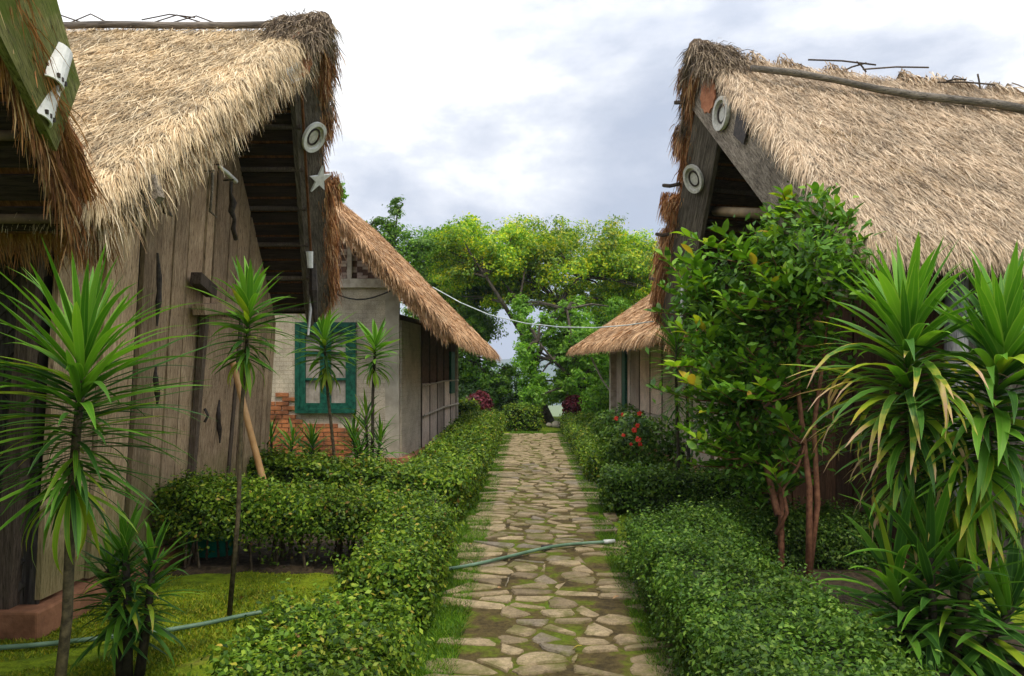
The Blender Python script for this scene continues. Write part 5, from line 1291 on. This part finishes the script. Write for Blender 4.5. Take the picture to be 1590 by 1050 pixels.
# ------------------------------------------------------------------ trees
def tree(name, label, trunks, blobs, n, leaf, mat, seed, group='trees beyond the path', asp=.5, flat=1.0, spray=.62):
    n = int(n * 1.9)
    """blobs: (x,y,z,r) clump centres; branches grow from trunk to blobs"""
    rs = np.random.RandomState(seed); rr = random.Random(seed)
    g = trunks[0][0][0]; root = empty(name, (g[0], g[1], 0), label, 'tree', group)
    tb = MB(); nodes = []
    for pts, rad in trunks:
        tb.tube(pts, rad, 9); nodes += [Vector(p) for p in pts[1:]]
    br = MB()
    B = np.array(blobs, float)
    for (x, y, z, r_) in blobs:
        e = Vector((x, y, z)); s = min(nodes, key=lambda q: (q - e).length + .8 * max(0, q.z - e.z)); m = s.lerp(e, .5) + Vector((rr.uniform(-.15, .15), rr.uniform(-.15, .15), .12))
        br.tube([s, m, e], [.045, .03, .012], 5)
    tb.build('trunk', M['bark'], root, smooth=True); br.build('branches', M['bark'], root)
    w_ = B[:, 3] ** 2; idx = rs.choice(len(B), n, p=w_ / w_.sum())
    # sub-clusters: small sprays inside each blob
    ns = len(B) * 34; si = rs.choice(len(B), ns, p=w_ / w_.sum()); dd = rs.normal(size=(ns, 3)); dd /= np.linalg.norm(dd, axis=1)[:, None]
    sc_ = B[si, :3] + dd * (B[si, 3] * rs.uniform(.3, 1.25, ns))[:, None] * np.array((1, 1, flat))
    k = rs.randint(0, ns, n); p = sc_[k] + rs.normal(size=(n, 3)) * (B[si[k], 3] * .16 * spray * 2)[:, None] * np.array((1, 1, .6))
    c = B[si[k], :3]; nr = (p - c); nr /= np.linalg.norm(nr, axis=1)[:, None] + 1e-6; nr += (0, 0, .5)
    V, F = leaf_cloud(p, nr, leaf, rs, asp, .6)
    q = np.clip(rs.uniform(0, 1, n) * .75 + .25 * rs.uniform(0, 1, ns)[k], 0, 1)
    link('crown', npmesh('crown', V, F, q), M[mat], root, kind='stuff')
    return root
def blob_px(lst): 
    out_ = []
    for (px, py, Y, rp) in lst:
        p = P(px, py, Y); out_.append((p.x, p.y, p.z, rp / FPX * Y))
    return out_
def tpx(lst, rads): return ([P(a, b_, Y) for a, b_, Y in lst], rads)
def fillblobs(x0, x1, top, bot, Y0, Y1, n, rp, seed):
    rr = random.Random(seed); L_ = []
    for i in range(n):
        x = rr.uniform(x0, x1); t = (x - x0) / (x1 - x0); y = rr.uniform(top(t), bot(t)); L_.append((x, y, rr.uniform(Y0, Y1), rp * rr.uniform(.7, 1.2)))
    return L_
gz = lambda Y: CH / Y * FPX + VY
# umbrella tree, centre
tr1 = [tpx([(852, gz(23.5), 23.5), (842, 630, 23.5), (826, 570, 23.5), (812, 520, 23.5), (806, 470, 23.5)], [.20, .15, .13, .11, .08]),
       tpx([(826, 570, 23.5), (850, 520, 24), (868, 470, 24.5), (900, 430, 24.5)], [.10, .08, .06, .04]),
       tpx([(812, 520, 23.5), (780, 470, 23.2), (755, 430, 23)], [.08, .06, .04])]
top1 = lambda t: 372 - 22 * math.sin(math.pi * min(1, t * 1.15)) + 30 * max(0, t - .75) * 4 * .6
bl = fillblobs(680, 1035, top1, lambda t: top1(t) + 75, 23, 26.5, 70, 27, 1) + [(735, 352, 24, 20), (800, 362, 24, 20), (705, 375, 24, 18), (860, 470, 25, 16), (900, 462, 25, 20), (930, 470, 25.5, 20), (820, 455, 25, 18), (770, 470, 24, 18), (965, 470, 25, 22), (990, 450, 25, 22)]
tree('umbrella_tree', 'broad umbrella-crowned tree with yellow blossom behind the end of the path', tr1, blob_px(bl + fillblobs(700, 1010, lambda t: 420, lambda t: 475, 24, 27, 26, 24, 44)), 62000, .105, 'tree_yel', 101, flat=.75)
# light green tree in front
tr2 = [tpx([(905, gz(21.8), 21.8), (900, 600, 21.8), (890, 540, 21.8), (880, 480, 21.8)], [.10, .08, .06, .03]), tpx([(900, 600, 21.8), (860, 560, 21.5), (835, 530, 21.4)], [.05, .04, .02])]
bl = fillblobs(812, 950, lambda t: 478 + 60 * abs(t - .5), lambda t: 625, 21, 22.6, 34, 17, 2) + [(880, 480, 22, 14), (905, 505, 22, 15), (860, 500, 22, 13)] + fillblobs(800, 960, lambda t: 470, lambda t: 600, 22, 23.5, 22, 18, 52)
tree('light_green_tree', 'light green feathery young tree standing in front of the umbrella tree', tr2, blob_px(bl), 22000, .10, 'tree_bri', 102)
# dark tree at left of centre
tr3 = [tpx([(715, gz(26.5), 26.5), (712, 560, 26.5), (705, 470, 26.5), (700, 420, 26.5)], [.2, .17, .12, .07])]
bl = fillblobs(640, 760, lambda t: 372 + 20 * abs(t - .5), lambda t: 560 - 60 * t, 25.5, 28, 46, 28, 3)
tree('dark_green_tree', 'dense dark green tree rising behind the woven house roof', tr3, blob_px(bl), 34000, .115, 'tree_mid', 103)
# wispy tree far left with upright sprigs
tr4 = [tpx([(600, gz(22.5), 22.5), (604, 480, 22.5), (610, 400, 22.5), (617, 330, 22.5)], [.09, .07, .05, .02]), tpx([(604, 470, 22.5), (580, 400, 22.4), (575, 355, 22.4)], [.04, .03, .015])]
bl = [(617, 312, 22.5, 8), (614, 330, 22.5, 10), (608, 352, 22.5, 13), (600, 372, 22.5, 16), (625, 365, 22.5, 14), (580, 358, 22.4, 9), (588, 345, 22.4, 8), (570, 350, 22.4, 7), (640, 385, 22.6, 16), (615, 395, 22.5, 20), (590, 390, 22.5, 16), (650, 400, 22.8, 18), (665, 382, 22.8, 12), (640, 420, 23, 20)]
tree('wispy_tree', 'wispy tree with upright sprigs above the left woven roof', tr4, blob_px(bl), 4200, .10, 'tree_mid', 104, spray=1.1)
tr5 = [tpx([(520, gz(19.5), 19.5), (524, 400, 19.5), (526, 310, 19.5)], [.06, .04, .015])]
tree('wispy_tree', 'thin sprig of a tree peeping past the left gable thatch', tr5, blob_px([(528, 294, 19.5, 8), (520, 300, 19.5, 8), (532, 306, 19.5, 6), (518, 316, 19.5, 8), (526, 330, 19.5, 9), (522, 350, 19.5, 12)]), 1100, .08, 'tree_bri', 105, spray=.9)
# right rear tree
tr6 = [tpx([(985, gz(29), 29), (985, 560, 29), (980, 480, 29)], [.16, .13, .08])]
bl = fillblobs(930, 1060, lambda t: 420, lambda t: 610, 28, 31, 40, 30, 6)
tree('dark_green_tree', 'dark green tree behind the small right house', tr6, blob_px(bl), 18000, .16, 'tree_mid', 106)
# trees in the lower distance
tr7 = [tpx([(740, gz(31), 31), (742, 590, 31), (744, 550, 31)], [.12, .1, .06])]
bl = fillblobs(640, 800, lambda t: 555 + 22 * t, lambda t: 640, 29, 32, 32, 24, 7)
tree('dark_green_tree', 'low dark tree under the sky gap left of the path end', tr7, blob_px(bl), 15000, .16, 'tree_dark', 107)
tr8 = [tpx([(735, gz(25), 25), (737, 560, 25), (738, 510, 25)], [.08, .06, .04])]
bl = [(728, 545, 25, 16), (742, 520, 25, 16), (722, 575, 25, 18), (760, 560, 25, 12), (735, 500, 25, 14), (790, 575, 26, 12), (752, 590, 25, 18), (775, 600, 25, 14), (720, 600, 25, 16)]
tree('young_tree', 'young green tree between the left eave and the sky gap', tr8, blob_px(bl), 7000, .13, 'tree_mid', 108)
tr9 = [tpx([(925, gz(24.5), 24.5), (925, 590, 24.5), (925, 560, 24.5)], [.08, .06, .04])]
bl = fillblobs(885, 975, lambda t: 535, lambda t: 640, 23.5, 26, 18, 20, 9)
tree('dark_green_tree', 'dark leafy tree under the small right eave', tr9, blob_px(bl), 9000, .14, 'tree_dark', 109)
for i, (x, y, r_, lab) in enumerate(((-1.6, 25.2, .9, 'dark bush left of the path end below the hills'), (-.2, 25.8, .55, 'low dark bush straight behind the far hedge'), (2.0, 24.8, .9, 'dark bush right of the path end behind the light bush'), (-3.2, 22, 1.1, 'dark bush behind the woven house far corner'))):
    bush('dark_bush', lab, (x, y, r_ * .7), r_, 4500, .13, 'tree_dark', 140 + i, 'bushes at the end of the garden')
# mound with rubble at the foot of the umbrella tree
def rubble():
    rr = random.Random(8)
    for (px, py, r_, lab) in ((852, 660, .09, 'leftmost pale rock touching the foot of the umbrella tree'), (864, 656, .15, 'largest pale rock in the middle of the heap by the umbrella tree'), (876, 661, .10, 'rightmost pale rock of the heap, next to the right hedge end')):
        c = P(px, py, 21.8); c.z = .06; bm = bmesh.new(); bmesh.ops.create_icosphere(bm, subdivisions=2, radius=r_)
        for v in bm.verts: v.co *= 1 + .3 * noise.noise(v.co * 9 + Vector((px, 0, 0))); v.co.z *= .7
        me = bpy.data.meshes.new('rock'); bm.to_mesh(me); bm.free(); o = link('rock', me, M['plaster']); o.location = c
        tag(o, lab, 'rock', 'rocks at the tree foot')
rubble()

# ------------------------------------------------------------------ moss and grass
def blades(name, regions, h, wd, mat, seed):
    rs = np.random.RandomState(seed); parts = []
    for (x0, x1, y0, y1, n) in regions:
        x = rs.uniform(x0, x1, n); y = rs.uniform(y0, y1, n)
        keep = noise3(np.stack([x, y, 0 * x], 1), 1.8, seed) > (-.5 if h > .03 else -.28); x, y = x[keep], y[keep]; n = len(x)
        p = np.stack([x, y, np.full(n, -.01)], 1); a = rs.uniform(0, 6.28, n); s = np.stack([np.cos(a), np.sin(a), 0 * a], 1) * wd * .5
        hh = h * rs.uniform(.4, 1.3, n); tip = p + np.stack([rs.normal(size=n) * .6 * hh, rs.normal(size=n) * .6 * hh, hh], 1)
        parts.append((np.stack([p - s, p + s, tip], 1).reshape(-1, 3), np.arange(3 * n).reshape(n, 3)))
    V, F = merge(parts); o = link(name, npmesh(name, V, F, rs.uniform(0, 1, len(F))), M[mat], kind='stuff'); return o
tag(blades('moss', [(-3.4, -.5, 3.3, 4.6, 30000), (-3.0, -.9, 4.4, 6.3, 30000), (-3.0, -.7, 7.4, 8.1, 6000)], .022, .012, 'moss', 1), 'bright yellow-green moss carpeting the beds')
tag(blades('grass', [(-.68, -.40, 2.5, 8.5, 42000), (.66, .84, 2.5, 8.8, 20000), (-.72, -.42, 8.5, 19, 40000), (.70, .92, 8.8, 20, 32000), (-.5, .76, 19.2, 20.2, 3000)], .042, .010, 'verge', 2), 'green grass verge along both edges of the stone path')

def litter():
    rr = random.Random(19); mats = [simple('dry_yellow_leaf', (.40, .30, .04), (.55, .42, .08), 20), simple('dry_brown_leaf', (.22, .12, .05), (.38, .24, .12), 20)]
    me = oval_mesh(.5, 3, .8); ms = []
    for m in mats:
        q = me.copy(); q.materials.append(m); ms.append(q)
    for i, (x, y, k, lab) in enumerate(((.30, 4.35, 0, 'small yellow fallen leaf on the bare joint of the paving nearest the camera'), (-.22, 5.5, 1, 'small dry brown fallen leaf on a stone at the left, before the hose'),
            (-.52, 6.9, 0, 'small yellow fallen leaf on the grass verge just beyond the hose'), (.62, 5.3, 1, 'small dry brown fallen leaf at the right edge of the path beside the hedge'),
            (-1.72, 4.35, 0, 'small yellow fallen leaf on the moss between the near hedge and the hose'), (-1.95, 5.3, 1, 'small dry brown fallen leaf on the moss beyond the hose in the left bed'))):
        o = link('fallen_leaf', ms[k]); o.location = (x, y, .05); o.scale = (rr.uniform(.05, .075),) * 3; o.rotation_euler = (rr.uniform(-.4, .4), rr.uniform(-.3, .3), rr.uniform(0, 6))
        tag(o, lab, 'leaf', 'fallen leaves on the ground')
litter()

def haze():
    m = bpy.data.materials.new('haze_air'); m.use_nodes = True; t = m.node_tree; t.nodes.clear(); o = N(t, 'ShaderNodeOutputMaterial'); v = N(t, 'ShaderNodeVolumePrincipled')
    v.inputs['Color'].default_value = (.72, .82, 1, 1); v.inputs['Density'].default_value = .00045; v.inputs['Anisotropy'].default_value = .2; t.links.new(v.outputs[0], o.inputs['Volume'])
    mb = MB(); mb.box((0, 2000, 40), (8600, 4500, 240)); mb.build('haze', m, kind='stuff')
haze()
